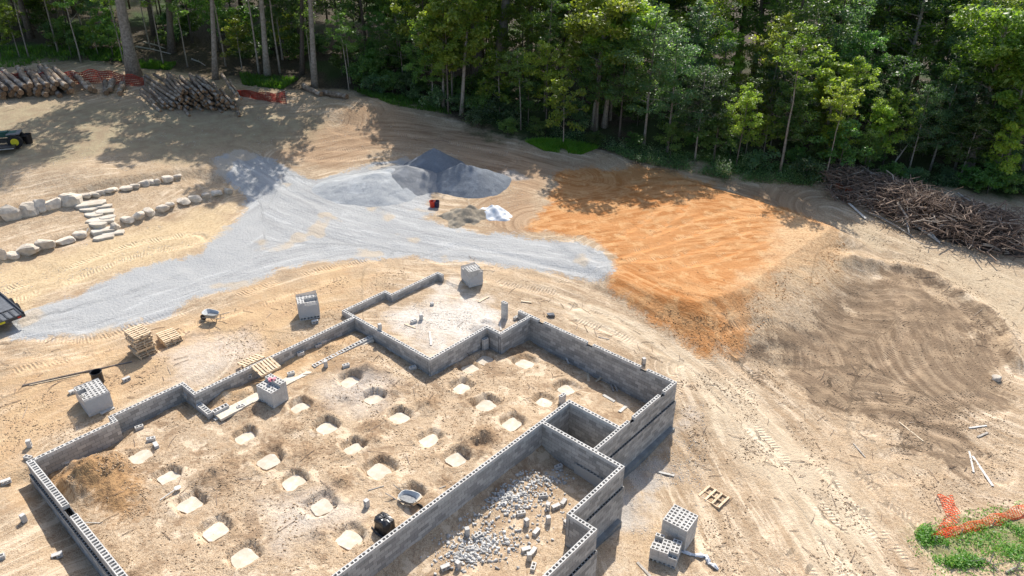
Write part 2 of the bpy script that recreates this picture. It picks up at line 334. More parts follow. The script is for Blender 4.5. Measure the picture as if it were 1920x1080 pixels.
    base = mix(t, M2(t, 'MULTIPLY', mask('claypale', -2.2, 1.6), .75), base, mix(t, smooth(t, n3, .45, .62), (.62, .44, .26), (.46, .30, .165)))
    dust = mix(t, smooth(t, n3, .4, .66), (.66, .63, .58), (.56, .50, .43))
    base = mix(t, M2(t, 'MULTIPLY', mask('dust', -1.0, 1.6, .7), .8), base, dust)
    base = mix(t, M2(t, 'MULTIPLY', mask('dustthin', -1.2, 1.4, .7), .45), base, dust)
    base = mix(t, M2(t, 'MULTIPLY', mask('grit', -.6, .9, .6), .7), base, mix(t, smooth(t, n4, .42, .6), (.47, .45, .42), (.34, .31, .28)))
    g = mix(t, smooth(t, n4, .40, .62), (.445, .445, .435), (.305, .305, .30))
    g = mix(t, M2(t, 'MULTIPLY', smooth(t, st, .52, .66), .55), g, (.285, .285, .28)); g = mix(t, M2(t, 'MULTIPLY', smooth(t, st, .46, .36), .5), g, (.53, .53, .515)); g = mix(t, M2(t, 'MULTIPLY', smooth(t, n0, .70, .80), .6), g, (.50, .40, .28))
    gm = mask('gravel', -.32, .22, .36)
    base = mix(t, gm, base, g)
    # tracks: pressed pale bands with cleat marks
    td = attr(t, 'track_d').outputs['Fac']; ts = attr(t, 'track_s').outputs['Fac']
    band = M2(t, 'MULTIPLY', smooth(t, td, .35, .6), smooth(t, td, 1.4, 1.05)); band = M2(t, 'MULTIPLY', band, smooth(t, n0, .38, .56))
    band = M2(t, 'MULTIPLY', band, M2(t, 'SUBTRACT', 1.0, M2(t, 'MULTIPLY', gm, .8)))
    cle = M2(t, 'SINE', M2(t, 'ADD', M2(t, 'MULTIPLY', ts, 31.0), M2(t, 'MULTIPLY', td, 9.0)))
    cle = M2(t, 'MULTIPLY', cle, smooth(t, n2, .42, .60))
    lt = t.nodes.new('ShaderNodeMix'); lt.data_type = 'RGBA'; lt.blend_type = 'MULTIPLY'; lt.inputs[0].default_value = 1; t.links.new(base, lt.inputs[6]); lt.inputs[7].default_value = (1.3, 1.32, 1.35, 1)
    base = mix(t, M2(t, 'MULTIPLY', band, .7), base, lt.outputs[2])
    base = mix(t, M2(t, 'MULTIPLY', M2(t, 'MULTIPLY', band, smooth(t, cle, .05, .6)), .42), base, (.27, .19, .12))
    # forest floor: leaf litter, moss and grass
    ff = mix(t, smooth(t, n3, .4, .62), (.035, .03, .02), (.08, .062, .042)); ff = mix(t, smooth(t, n4, .60, .70), ff, (.17, .135, .10))
    ff = mix(t, M2(t, 'MULTIPLY', smooth(t, M2(t, 'ADD', n1, M2(t, 'MULTIPLY', n3, .3)), .66, .84), .8), ff, (.04, .075, .02))
    base = mix(t, mask('forest', -1.5, 1.5), base, ff)
    gr = mix(t, n3, (.05, .12, .015), (.10, .17, .03))
    base = mix(t, M2(t, 'MULTIPLY', mask('green', -.2, .9, .5), .55), base, gr)
    t.links.new(base, b.inputs['Base Color']); b.inputs['Roughness'].default_value = .95; b.inputs['Specular IOR Level'].default_value = .15
    h = M2(t, 'ADD', M2(t, 'ADD', M2(t, 'MULTIPLY', n3, .55), M2(t, 'MULTIPLY', n4, .22)), M2(t, 'ADD', M2(t, 'MULTIPLY', st, .5), M2(t, 'MULTIPLY', M2(t, 'MULTIPLY', band, cle), .16)))
    bumpn(t, b, h, .85, .16)
TWO_D = True; GROUND = mat('earth', b_ground); TWO_D = False

def simple(name, c1, c2, scale=3, rough=.85, bump=0, bscale=None, spec=.3, metal=0, rnd=.0, c3=None):
    def f(t, b):
        O = objco(t); n = noise(t, O, scale, 5, .65); c = mix(t, smooth(t, n, .35, .65), c1, c2)
        if c3: c = mix(t, smooth(t, noise(t, O, scale*.37, 4, .6, .4), .55, .68), c, c3)
        if rnd:
            hs = t.nodes.new('ShaderNodeHueSaturation'); t.links.new(c, hs.inputs['Color'])
            mr = t.nodes.new('ShaderNodeMapRange'); t.links.new(objrand(t), mr.inputs[0]); mr.inputs[3].default_value = 1-rnd; mr.inputs[4].default_value = 1+rnd
            t.links.new(mr.outputs[0], hs.inputs['Value']); c = hs.outputs[0]
        t.links.new(c, b.inputs['Base Color']); b.inputs['Roughness'].default_value = rough; b.inputs['Specular IOR Level'].default_value = spec; b.inputs['Metallic'].default_value = metal
        if bump: bumpn(t, b, noise(t, O, bscale or scale*4, 4, .7), bump, .02)
    return mat(name, f)
CONC = simple('concrete_block', (.56, .54, .505), (.455, .44, .41), 9, .92, .4, 60, .2, 0, .09)
def b_course(t, b):
    P = pos(t); a = attr(t, 'shade').outputs['Fac']
    c = mix(t, a, (.25, .243, .228), (.48, .462, .43)); c = mix(t, M2(t, 'MULTIPLY', smooth(t, noise(t, P, 1.3, 5, .65), .45, .7), .5), c, (.31, .30, .283))
    c = mix(t, M2(t, 'MULTIPLY', smooth(t, noise(t, P, 14, 4, .7), .55, .7), .3), c, (.55, .545, .53))
    t.links.new(c, b.inputs['Base Color']); b.inputs['Roughness'].default_value = .93; b.inputs['Specular IOR Level'].default_value = .15
    bumpn(t, b, noise(t, P, 60, 3, .7), .35, .02)
COURSE = mat('block_courses', b_course)
MORTAR = simple('mortar', (.16, .16, .16), (.12, .12, .12), 6, .95, .3)
FOOT = simple('poured_concrete', (.61, .545, .45), (.51, .44, .345), 3.5, .9, .3, 30, .2, 0, .07, (.62, .60, .56))
SLABM = simple('wet_concrete', (.23, .24, .235), (.17, .175, .17), 2.5, .8, .2)
WOOD = simple('pallet_wood', (.70, .56, .39), (.53, .39, .25), 6, .85, .3, 40, .2, 0, .14)
PALEWOOD = simple('plank_wood', (.58, .49, .36), (.47, .375, .26), 5, .85, .25, 40, .2, 0, .15)
GREYWOOD = simple('weathered_wood', (.42, .385, .34), (.29, .255, .215), 7, .9, .3, 40, .2, 0, .2)
BLEACH = simple('bleached_wood', (.62, .60, .56), (.47, .44, .39), 6, .9, .2, 40, .2, 0, .15)
BARK = simple('bark', (.165, .14, .115), (.085, .07, .058), 7, .95, .7, 25, .1, 0, .25)
PALEBARK = simple('pale_bark', (.33, .295, .25), (.19, .165, .135), 5, .95, .6, 25, .1, 0, .15)
LOGBARK = simple('log_bark', (.29, .23, .175), (.15, .112, .082), 5, .95, .6, 20, .1, 0, .3, (.37, .32, .265))
LOGEND = simple('cut_wood', (.33, .21, .12), (.17, .105, .065), 8, .9, .2, 30, .1, 0, .25)
STONE = simple('fieldstone', (.68, .59, .47), (.46, .40, .33), 2.6, .92, .6, 9, .2, 0, .13, (.54, .46, .35))
FLAG = simple('pale_flagstone', (.60, .545, .46), (.47, .41, .33), 2.2, .9, .4, 9, .2, 0, .08, (.56, .46, .30))
BLACKP = simple('black_plastic', (.012, .012, .014), (.02, .02, .022), 5, .3, .15, 12, .5)
STEELB = simple('black_steel', (.02, .021, .023), (.045, .045, .047), 6, .45, .1, 30, .5)
DECK = simple('grey_steel_deck', (.13, .135, .145), (.075, .08, .085), 5, .5, .2, 40, .5)
TYRE = simple('rubber', (.015, .015, .015), (.03, .03, .03), 9, .85, .3)
YELLOW = simple('yellow_paint', (.62, .56, .03), (.52, .45, .02), 8, .45)
TEAL = simple('dark_green_paint', (.015, .085, .07), (.01, .055, .05), 8, .4)
RED = simple('red_plastic', (.55, .045, .02), (.45, .03, .015), 8, .45)
NAVY = simple('navy_plastic', (.018, .016, .05), (.03, .026, .07), 8, .4)
TRAY = simple('galvanised_tray', (.44, .45, .45), (.33, .345, .35), 5, .5, .1, 30, .5, .3)
TRAYMIX = simple('dried_mortar', (.30, .30, .295), (.20, .205, .205), 7, .95, .4, 20)
def netmat(name, c):
    def f(t, b):
        out = t.nodes['Material Output']; b.inputs['Base Color'].default_value = (*c, 1); b.inputs['Roughness'].default_value = .5; tl = t.nodes.new('ShaderNodeBsdfTranslucent'); tl.inputs[0].default_value = (*c, 1)
        mx = t.nodes.new('ShaderNodeMixShader'); mx.inputs[0].default_value = .55; t.links.new(b.outputs[0], mx.inputs[1]); t.links.new(tl.outputs[0], mx.inputs[2]); t.links.new(mx.outputs[0], out.inputs[0])
    return mat(name, f)
ORANGENET = netmat('orange_netting', (.90, .17, .07)); PINKNET = netmat('shaded_red_netting', (.33, .06, .045))  # second net: the wood's shade is put into its duller red
TARP = simple('white_sheeting', (.66, .68, .70), (.50, .52, .55), 3, .5, .3, 5, .4)
PINK = simple('pink_wrapper', (.75, .16, .22), (.60, .35, .36), 9, .6)
RUST = simple('steel_strip', (.19, .155, .13), (.29, .24, .20), 4, .7, .2)
GRAVM = None
def b_wrap(t, b):
    out = t.nodes['Material Output']; tr = t.nodes.new('ShaderNodeBsdfTransparent'); mx = t.nodes.new('ShaderNodeMixShader')
    n = noise(t, objco(t), 4, 4, .6, 1.2)
    t.links.new(mix(t, n, (.58, .59, .60), (.44, .455, .465)), b.inputs['Base Color']); b.inputs['Roughness'].default_value = .38
    t.links.new(smooth(t, n, .2, .7), mx.inputs[0]); mx.inputs[0].default_value = .7
    mr = t.nodes.new('ShaderNodeMapRange'); t.links.new(n, mr.inputs[0]); mr.inputs[3].default_value = .55; mr.inputs[4].default_value = .95; t.links.new(mr.outputs[0], mx.inputs[0])
    t.links.new(tr.outputs[0], mx.inputs[1]); t.links.new(b.outputs[0], mx.inputs[2]); t.links.new(mx.outputs[0], out.inputs[0])
    bumpn(t, b, noise(t, objco(t), 7, 3, .6, 1.5), .6, .03)
WRAP = mat('plastic_wrap', b_wrap)
def gravelmat(name, a, c):
    def f(t, b):
        P = pos(t); n = noise(t, P, 22, 3, .75)
        k = mix(t, smooth(t, n, .38, .62), a, c); k = mix(t, M2(t, 'MULTIPLY', smooth(t, noise(t, P, .8, 5, .6, .5), .5, .66), .5), k, tuple(x*1.18 for x in a))
        t.links.new(k, b.inputs['Base Color']); b.inputs['Roughness'].default_value = .95; b.inputs['Specular IOR Level'].default_value = .1
        bumpn(t, b, M2(t, 'ADD', n, M2(t, 'MULTIPLY', noise(t, P, 3, 4, .6), 1.2)), .6, .08)
    return mat(name, f)
GRAV_L = gravelmat('pale_gravel', (.44, .45, .45), (.29, .30, .305)); GRAV_B = gravelmat('blue_grey_gravel', (.215, .235, .26), (.125, .14, .16)); GRAV_M = gravelmat('grey_gravel', (.30, .305, .31), (.18, .185, .19))
SOIL = gravelmat('grey_soil', (.33, .285, .22), (.19, .16, .12))
def leafmat(name, ca, cb, cc):
    def f(t, b):
        out = t.nodes['Material Output']; a = attr(t, 'shade').outputs['Fac']
        c = mix(t, smooth(t, a, .0, .6), ca, cb); c = mix(t, smooth(t, a, .8, 1), c, cc)
        hs = t.nodes.new('ShaderNodeHueSaturation'); t.links.new(c, hs.inputs['Color']); r = objrand(t)
        mr = t.nodes.new('ShaderNodeMapRange'); t.links.new(r, mr.inputs[0]); mr.inputs[3].default_value = .475; mr.inputs[4].default_value = .52; t.links.new(mr.outputs[0], hs.inputs['Hue'])
        mv = t.nodes.new('ShaderNodeMapRange'); t.links.new(M2(t, 'FRACT', M2(t, 'MULTIPLY', r, 7.3)), mv.inputs[0]); mv.inputs[3].default_value = .7; mv.inputs[4].default_value = 1.6; t.links.new(mv.outputs[0], hs.inputs['Value'])
        c = hs.outputs[0]
        t.links.new(c, b.inputs['Base Color']); b.inputs['Roughness'].default_value = .42; b.inputs['Specular IOR Level'].default_value = .45
        tl = t.nodes.new('ShaderNodeBsdfTranslucent'); mm = t.nodes.new('ShaderNodeMix'); mm.data_type = 'RGBA'; mm.blend_type = 'MULTIPLY'; mm.inputs[0].default_value = 1
        t.links.new(c, mm.inputs[6]); mm.inputs[7].default_value = (2.0, 2.1, .75, 1); t.links.new(mm.outputs[2], tl.inputs[0])
        mx = t.nodes.new('ShaderNodeMixShader'); mx.inputs[0].default_value = .5; t.links.new(b.outputs[0], mx.inputs[1]); t.links.new(tl.outputs[0], mx.inputs[2]); t.links.new(mx.outputs[0], out.inputs[0])
    return mat(name, f)
LEAF_A = leafmat('green_leaves', (.052, .112, .034), (.10, .175, .052), (.22, .27, .13))
LEAF_B = leafmat('yellow_green_leaves', (.115, .185, .036), (.20, .265, .05), (.31, .30, .09))
LEAF_C = leafmat('deep_green_leaves', (.042, .092, .045), (.085, .145, .075), (.26, .31, .22))  # pale third tint paints sunlit leaf gloss into the colour
LEAF_D = leafmat('dead_leaves', (.16, .065, .025), (.26, .10, .035), (.34, .17, .07))
GRASSM = leafmat('grass_blades', (.06, .15, .018), (.11, .22, .028), (.22, .28, .07))
GRASSD = leafmat('shade_grass', (.035, .09, .014), (.06, .13, .02), (.12, .17, .05))  # darker copy of the grass, tree shade put into its green
WEEDM = leafmat('weed_leaves', (.06, .13, .055), (.11, .19, .085), (.24, .30, .20))

# ------------------------------------------------------------------ mesh helpers
def npmesh(name, V, F, mat_, shade=None, smoothf=False):
    V = np.asarray(V, np.float32); F = np.asarray(F, np.int32); me = bpy.data.meshes.new(name); k = F.shape[1]
    me.vertices.add(len(V)); me.vertices.foreach_set('co', V.ravel()); me.loops.add(F.size); me.loops.foreach_set('vertex_index', F.ravel())
    me.polygons.add(len(F)); me.polygons.foreach_set('loop_start', np.arange(0, F.size, k, dtype=np.int32)); me.polygons.foreach_set('loop_total', np.full(len(F), k, np.int32))
    me.update(calc_edges=True)
    if smoothf: me.polygons.foreach_set('use_smooth', np.ones(len(F), bool))
    if shade is not None: a = me.attributes.new('shade', 'FLOAT', 'POINT'); a.data.foreach_set('value', np.asarray(shade, np.float32))
    if mat_: me.materials.append(mat_)
    return me
def obj(name, me, parent=None, loc=(0,0,0), rot=(0,0,0)):
    o = bpy.data.objects.new(name, me); COL.objects.link(o); o.location = loc; o.rotation_euler = rot
    if parent: o.parent = parent
    return o
def tag(o, label, cat, group=None, kind=None):
    if label: o['label'] = label
    if cat: o['category'] = cat
    if group: o['group'] = group
    if kind: o['kind'] = kind
    return o
def thing(name, label, cat, loc=(0,0,0), rotz=0, group=None, kind=None):
    o = bpy.data.objects.new(name, None); COL.objects.link(o); o.location = loc; o.rotation_euler = (0, 0, rotz); o.empty_display_size = .2
    return tag(o, label, cat, group, kind)
class MB:
    def __init__(s): s.v = []; s.f = []; s.mi = []; s.sh = []
    def add(s, V, F, mi=0, sh=.5):
        n = len(s.v); s.v += [tuple(p) for p in V]; s.f += [tuple(i+n for i in f) for f in F]; s.mi += [mi]*len(F); s.sh += [sh]*len(V)
    def box(s, c, d, rot=0, mi=0, sh=.5, tilt=None):
        x, y, z = d[0]/2, d[1]/2, d[2]/2; m = Matrix.Rotation(rot, 3, 'Z')
        if tilt: m = m @ tilt
        V = [m @ Vector(p) + Vector(c) for p in ((-x,-y,-z),(x,-y,-z),(x,y,-z),(-x,y,-z),(-x,-y,z),(x,-y,z),(x,y,z),(-x,y,z))]
        s.add(V, [(0,3,2,1),(4,5,6,7),(0,1,5,4),(1,2,6,5),(2,3,7,6),(3,0,4,7)], mi, sh)
    def tube(s, pts, rad, n=8, mi=0, cap=True, capmi=None, sh=.5, wob=0):
        pts = [Vector(p) for p in pts]; rad = rad if isinstance(rad, (list, tuple)) else [rad]*len(pts); V = []; F = []
        for i, p in enumerate(pts):
            d = (pts[min(i+1, len(pts)-1)] - pts[max(i-1, 0)]).normalized(); a = d.orthogonal().normalized() if i == 0 else (a - d*a.dot(d)).normalized(); b = d.cross(a)
            for k in range(n):
                t = 2*math.pi*k/n; r = rad[i]*(1 + random.uniform(-wob, wob)); V.append(p + (a*math.cos(t) + b*math.sin(t))*r)
        for i in range(len(pts)-1):
            for k in range(n): F.append((i*n+k, i*n+(k+1) % n, (i+1)*n+(k+1) % n, (i+1)*n+k))
        s.add(V, F, mi, sh)
        if cap:
            L = len(pts)-1; base = len(s.v) - len(V)
            s.f += [tuple(base + k for k in range(n))[::-1], tuple(base + L*n + k for k in range(n))]; s.mi += [mi if capmi is None else capmi]*2
    def mesh(s, name, *mats, smoothf=False, shade=False):
        me = bpy.data.meshes.new(name); me.from_pydata(s.v, [], s.f)
        for m in mats: me.materials.append(m)
        if len(mats) > 1: me.polygons.foreach_set('material_index', s.mi)
        if smoothf: me.polygons.foreach_set('use_smooth', [True]*len(s.f))
        if shade: a = me.attributes.new('shade', 'FLOAT', 'POINT'); a.data.foreach_set('value', s.sh)
        me.update(); return me

# ------------------------------------------------------------------ the ground
def pz_poly(L): return pxpoly(L)
def write_mask(me, name, val): a = me.attributes.new(name, 'FLOAT', 'POINT'); a.data.foreach_set('value', np.clip(val, -30, 30).astype(np.float32).ravel())
nu, nv = UU.shape; idx = np.arange(nu*nv).reshape(nu, nv)
gme = npmesh('ground', np.stack([XX, YY, ZZ], -1).reshape(-1, 3), np.stack([idx[:-1,:-1], idx[:-1,1:], idx[1:,1:], idx[1:,:-1]], -1).reshape(-1, 4)[:, ::-1], GROUND, None, True)
GRAVEL = [(25,640),(20,605),(70,580),(140,548),(250,508),(370,478),(412,450),(440,420),(457,380),(447,345),(420,320),(412,297),(450,287),(500,298),(545,318),(600,333),(650,322),(700,308),(760,300),(830,340),(800,372),(803,408),(830,425),(900,435),(1000,445),(1090,450),(1112,463),(1130,468),(1150,490),(1148,505),(1130,530),(1060,516),(960,501),(900,491),(800,486),(700,481),(600,490),(540,502),(450,532),(390,553),(320,590),(280,598),(200,612),(120,625),(60,636)]
CLAY = [(1000,432),(1030,350),(1055,312),(1200,315),(1330,345),(1575,432),(1560,470),(1470,510),(1420,575),(1400,640),(1350,655),(1280,640),(1210,600),(1130,545),(1150,500),(1130,465),(1090,448)]
MUD = [(1390,650),(1450,600),(1500,590),(1600,520),(1700,520),(1830,570),(1890,640),(1860,720),(1780,780),(1860,810),(1830,870),(1740,840),(1640,800),(1540,760),(1480,735),(1420,690)]
EDGE = [(-200,60),(0,112),(200,122),(330,128),(440,150),(560,165),(700,178),(800,205),(900,245),(1000,268),(1120,283),(1230,300),(1400,332),(1560,350),(1700,352),(1920,372),(2200,400)]
edge_w = [at(*p)[:2] for p in EDGE]
BROWN = [(520,290),(560,260),(640,200),(760,205),(900,255),(1010,290),(1150,300),(1100,330),(1040,330),(1010,420),(960,440),(900,420),(940,360),(830,290),(700,285),(600,315)]
DARKEDGE = [(1100,300),(1300,320),(1560,360),(1500,400),(1400,370),(1250,325)]
OLIVE = [(-80,190),(120,190),(260,190),(520,210),(600,230),(520,270),(420,280),(330,300),(180,300),(0,330),(-80,340)]
PALE = [(1560,400),(1700,460),(1920,520),(2000,640),(1920,620),(1880,600),(1760,500),(1640,460),(1580,430)]
SAND = [(-60,560),(-60,510),(60,480),(230,440),(330,410),(450,365),(455,390),(420,440),(370,470),(230,505),(100,555),(20,590)]
CLAYP = [(1500,405),(1575,435),(1600,470),(1480,560),(1430,600),(1385,590),(1400,545),(1450,490),(1440,440)]
MOUND = [(95,900),(130,870),(190,830),(240,860),(270,900),(275,960),(220,985),(160,960),(120,930)]
DUST1 = [(300,660),(360,640),(440,640),(470,660),(400,710),(350,712),(310,690)]
DUST2 = [(740,590),(830,545),(890,560),(960,600),(930,615),(850,650),(820,660),(770,625)]
DUST3 = [(800,530),(840,525),(900,560),(960,590),(950,610),(880,590)]
DUST4 = [(500,960),(600,920),(640,960),(600,1010),(520,1020)]
DUST5 = [(620,735),(690,705),(730,720),(690,780),(620,760)]
WARM1 = [(-60,700),(130,660),(300,620),(400,570),(560,510),(700,495),(800,500),(650,585),(480,650),(340,700),(200,780),(60,860),(-60,960)]
WARM2 = [(500,640),(660,605),(690,620),(560,700),(440,760),(380,750)]
DUST6 = [(1165,880),(1190,900),(1200,960),(1160,1010),(1120,1080),(1100,1080),(1150,980)]
ROADT = [(1060,560),(1180,600),(1300,660),(1410,740),(1530,860),(1690,1090),(1560,1090),(1440,930),(1340,800),(1290,715),(1180,640),(1080,590)]
GRIT1 = [(1170,870),(1220,830),(1300,740),(1310,790),(1260,860),(1290,900),(1230,900),(1180,960),(1200,1000),(1170,1000)]
GRIT2 = [(905,320),(960,320),(985,335),(930,345)]
GREENS = [[(985,268),(1050,266),(1120,278),(1090,288),(1020,280)],[(1240,285),(1400,290),(1560,330),(1500,345),(1330,320)],[(1715,1000),(1800,985),(1960,960),(1960,1070),(1850,1040),(1760,1060)],[(700,178),(800,185),(830,205),(740,195)],[(0,85),(160,85),(160,105),(0,125)],[(470,140),(560,150),(520,165),(460,155)]]
def mx_sdf(*Ls): 
    r = None
    for L in Ls:
        d = sdf(pxpoly(L), XX, YY); r = d if r is None else np.maximum(r, d)
    return r
for nm, Ls in dict(gravel=[GRAVEL], clay=[CLAY], mud=[MUD], brown=[BROWN, DARKEDGE], olive=[OLIVE], pale=[PALE], sand=[SAND], claypale=[CLAYP], mound=[MOUND], warm=[WARM1, WARM2], dust=[DUST2, DUST3], dustthin=[DUST1, DUST4, DUST5, DUST6], road=[ROADT], grit=[GRIT1, GRIT2], green=GREENS).items():
    write_mask(gme, nm, mx_sdf(*Ls))
ex, ey = [p[0] for p in edge_w], [p[1] for p in edge_w]
write_mask(gme, 'forest', YY - np.interp(XX, ex, ey)); write_mask(gme, 'inner', (inn | inside(PIT, UU, VV)).astype(float))
write_mask(gme, 'low_a', .5 + .62*fbm(XX, YY, 5)); write_mask(gme, 'low_b', .5 + .62*fbm(XX, YY, 2.4, 91))
for nm_, val_ in (('flow_d', FLOW_D), ('flow_s', FLOW_S)): a_ = gme.attributes.new(nm_, 'FLOAT', 'POINT'); a_.data.foreach_set('value', val_.astype(np.float32).ravel())
write_mask(gme, 'spoil', SPOILV); write_mask(gme, 'track_d', TRK_D); write_mask(gme, 'track_s', TRK_S % 60 - 30)
tag(obj('ground', gme), 'tan graded earth of the building plot running into the wood', 'ground', kind='structure')
#@@PART2
# ------------------------------------------------------------------ concrete block foundation
BL, BH, BW = .4064, .2032, .2
def block_mesh(name, L=.398, W=.194, H=.193, m=CONC):
    b = MB(); x = L/2; y = W/2; e = .046; wv = .05; o = (-x, x); hx = [(-x+e, -wv/2), (wv/2, x-e)]; hy = y-.040
    def q(*p): b.add(p, [(0,1,2,3)])
    for z, up in ((H, 1), (0, 0)):
        rects = [(-x,x,-y,-hy), (-x,x,hy,y), (-x,-x+e,-hy,hy), (-wv/2,wv/2,-hy,hy), (x-e,x,-hy,hy)]
        for x0,x1,y0,y1 in rects:
            p = [(x0,y0,z),(x1,y0,z),(x1,y1,z),(x0,y1,z)]; q(*(p if up else p[::-1]))
    c = [(-x,-y),(x,-y),(x,y),(-x,y)]
    for i in range(4): (a0,b0),(a1,b1) = c[i], c[(i+1)%4]; q((a0,b0,0),(a1,b1,0),(a1,b1,H),(a0,b0,H))
    for x0,x1 in hx:
        c = [(x0,-hy),(x1,-hy),(x1,hy),(x0,hy)]
        for i in range(4): (a0,b0),(a1,b1) = c[i], c[(i+1)%4]; q((a0,b0,H),(a1,b1,H),(a1,b1,0),(a0,b0,0))
    return b.mesh(name, m)
BLOCK = block_mesh('block'); BLOCK12 = block_mesh('wide_block', .398, .292)
HALF = block_mesh('half_block', .2, .194)
FX, FY = uv(-4, -6)
found = thing('foundation_wall', 'unfinished grey concrete block foundation with open cores along its tops', 'foundation', (FX, FY, -1.8), kind='thing')
# axis, fixed coordinate, start, end, start extension, end extension, half width, bottom, ledge (z, side, bottom) or None
T2 = .1
RUNS = [('u',V0,U0,U1,T2+.05,T2,T2,-1.5,None),('v',U1,V1,V0,-T2,-T2,T2,-1.5,None),('u',V1,U1,U2,T2,T2,T2,-1.5,None),('v',U2,V1,V2,-T2,-T2,T2,-1.5,None),
 ('u',V2,U2,U3,T2,-T2,T2,-1.4,None),('v',U3,V3,V5,-T2,-T2,T2,-1.6,None),('u',V3,U3,U4,T2,T2,T2,-1.2,None),('v',U4,V3,V4,-T2,-T2,T2,-1.2,None),
 ('u',V4,U4,U5,T2,T2,T2,-1.2,None),('v',U5,V4,V4+.5,-T2,0,T2,-1.2,None),('u',V5,U3,U6,T2,T2,T2,-1.9,None),('v',U6,V5,V6,-T2,-T2,T2,-2.0,None),('u',V6,U6,U7,T2,-T2,T2,-2.1,None),
 ('v',U7,V6-.95,V7,0,-T2,T2,-2.9,None),('u',V7,U9,U7,-T2,T2,T2,-1.22,(1,-3.4)),('v',U8,V8,V7,-T2,-T2,T2,-2.7,None),('v',U9,V8,V9,-T2,-T2,T2,-2.6,None),('u',V8,U0,U8,-.15,T2,T2,-2.5,None),
 ('u',V9,U10,U9,T2,T2,T2,-1.32,(1,-3.5)),('v',U10,V9,V10,-T2,-T2,T2,-3.5,None),('u',V10,U0,U10,T2,T2,T2,-1.32,(1,-3.5)),('v',U0,V0,V8+T2,-T2,0,.15,-.62,(-1,-1.9))]
NOTCH = [atz(px, py, -.1)[:2] for px, py in [(1016,604),(1106,647),(1208,697),(1211,699),(1240,740),(1186,786),(134,957)]]
low = MB(); mort = MB(); ledge = MB()
def put(ax, fix, s, z, off=0):
    u, v = (s, fix+off) if ax == 'u' else (fix+off, s); x, y = uv(u, v); return (x, y, z)
for ax, fix, a, b_, ea, eb, hw, zb, led in RUNS:
    a, b_ = a-ea, b_+eb; L = b_-a; n = max(1, round(L/BL)); md = L/n; ang = ANG_U if ax == 'u' else ANG_V
    if L < .35: n = 1; md = L
    for i in range(n):
        c = put(ax, fix, a+(i+.5)*md, -BH)
        if any(math.hypot(c[0]-p[0], c[1]-p[1]) < .24 for p in NOTCH): continue
        o = obj('block', BLOCK if hw < .12 else BLOCK12, found, (c[0]-FX, c[1]-FY, c[2]+1.8+random.uniform(-.003, .003)), (0, 0, ang + random.choice((0, math.pi))))
        o.scale = ((md-.008)/.398, hw*2/(.194 if hw < .12 else .292)*.97, 1)
    def shells(z1, z0, hwi, hwo, sgn):
        """courses from z1 down to z0: inner and outer face shells with thin joints; hwo is the half width on side sgn"""
        k = 0; z = z1
        while z > z0 - .02:
            cuts = [a] + [a + (j + (.5 if k % 2 == 0 else 0))*md for j in range(0 if k % 2 == 0 else 1, n)] + [b_]
            for s0, s1 in zip(cuts[:-1], cuts[1:]):
                if s1-s0 < .03: continue
                for side in (-1, 1):
                    h = hwo if side == sgn else hwi
                    low.box(put(ax, fix, (s0+s1)/2, z-BH/2, side*(h-.018)), (s1-s0-.015, .034, BH-.015), ang, 0, random.random())
            for e in (a+.02, b_-.02): low.box(put(ax, fix, e, z-BH/2, sgn*(hwo-hwi)/2), (.036, hwi+hwo-.075, BH-.007), ang, 0, random.random())
            z -= BH; k += 1
        for side in (-1, 1):
            h = hwo if side == sgn else hwi
            mort.box(put(ax, fix, (a+b_)/2, (z1+z)/2, side*(h-.020)), (L-.012, .030, z1-z-.006), ang)
    if led is None: shells(-BH, zb, hw, hw, 1)
    else:
        sg, zz = led; shells(-BH, zb+BH, hw, hw, 1)
        z1 = -BH*(1+max(0, math.floor((-BH-zb)/BH + .5))) ; shells(z1-.002, zz, hw, hw+.1, sg)
        for i in range(2*n):
            ledge.box(put(ax, fix, a+(i+.0)*md/2, z1-.1, sg*(hw+.04)), (.05, .075, .19), ang)
# shelf of wider block inside the rubble room
for i in range(10):
    ledge.box(put('v', U9, 2.35+i*.2, -1.32, -(T2+.05)), (.05, .085, .19), ANG_V)
ledge.box(put('v', U9, 3.3, -1.75, -(T2+.085)), (2.1, .03, 1.0), ANG_V)
ledge.box(put('v', U9, 4.38, -1.75, -(T2+.05)), (.05, .085, 1.0), ANG_V)
for nm, q, m in (('lower_course', low, COURSE), ('mortar_joint', mort, MORTAR), ('ledge_web', ledge, COURSE)):
    o = obj(nm, q.mesh(nm, m, shade=True), found, (-FX, -FY, 1.8)); o['kind'] = 'stuff'
# poured strips under the walls
def strip(name, pts, wdt, h, z, m, parent=None):
    q = MB()
    for (u0, v0), (u1, v1) in zip(pts[:-1], pts[1:]):
        x0, y0 = uv(u0, v0); x1, y1 = uv(u1, v1); L = math.hypot(x1-x0, y1-y0); n = max(1, int(L/.6)); ang = math.atan2(y1-y0, x1-x0)
        for i in range(n):
            t = (i+.5)/n; q.box((x0+(x1-x0)*t, y0+(y1-y0)*t, z + random.uniform(-.012, .012)), (L/n+.02, wdt*random.uniform(.93, 1.08), h), ang)
    return q.mesh(name, m)
o = obj('footing', strip('footing', [(U7-.15, V7+.28), (U9+.2, V7+.28)], .36, .4, -3.02, SLABM), found, (-FX, -FY, 1.8))
o = obj('footing', strip('footing', [(U9-.25, V9+.28), (U10+.2, V9+.28)], .36, .4, -3.2, SLABM), found, (-FX, -FY, 1.8))
o = obj('footing', strip('footing', [(U0-.3, V0), (U0-.3, -4)], .5, .3, -1.95, SLABM), found, (-FX, -FY, 1.8))
x, y = uv(1.0, 1.0); q = MB(); q.box((0, 0, 0), (1.4, 1.1, .25), ANG_U); tag(obj('floor_slab', q.mesh('floor_slab', SLABM), None, (x, y, ground(x, y)+.1)), 'damp concrete slab at the bottom of the small square chamber', 'slab', kind='thing')
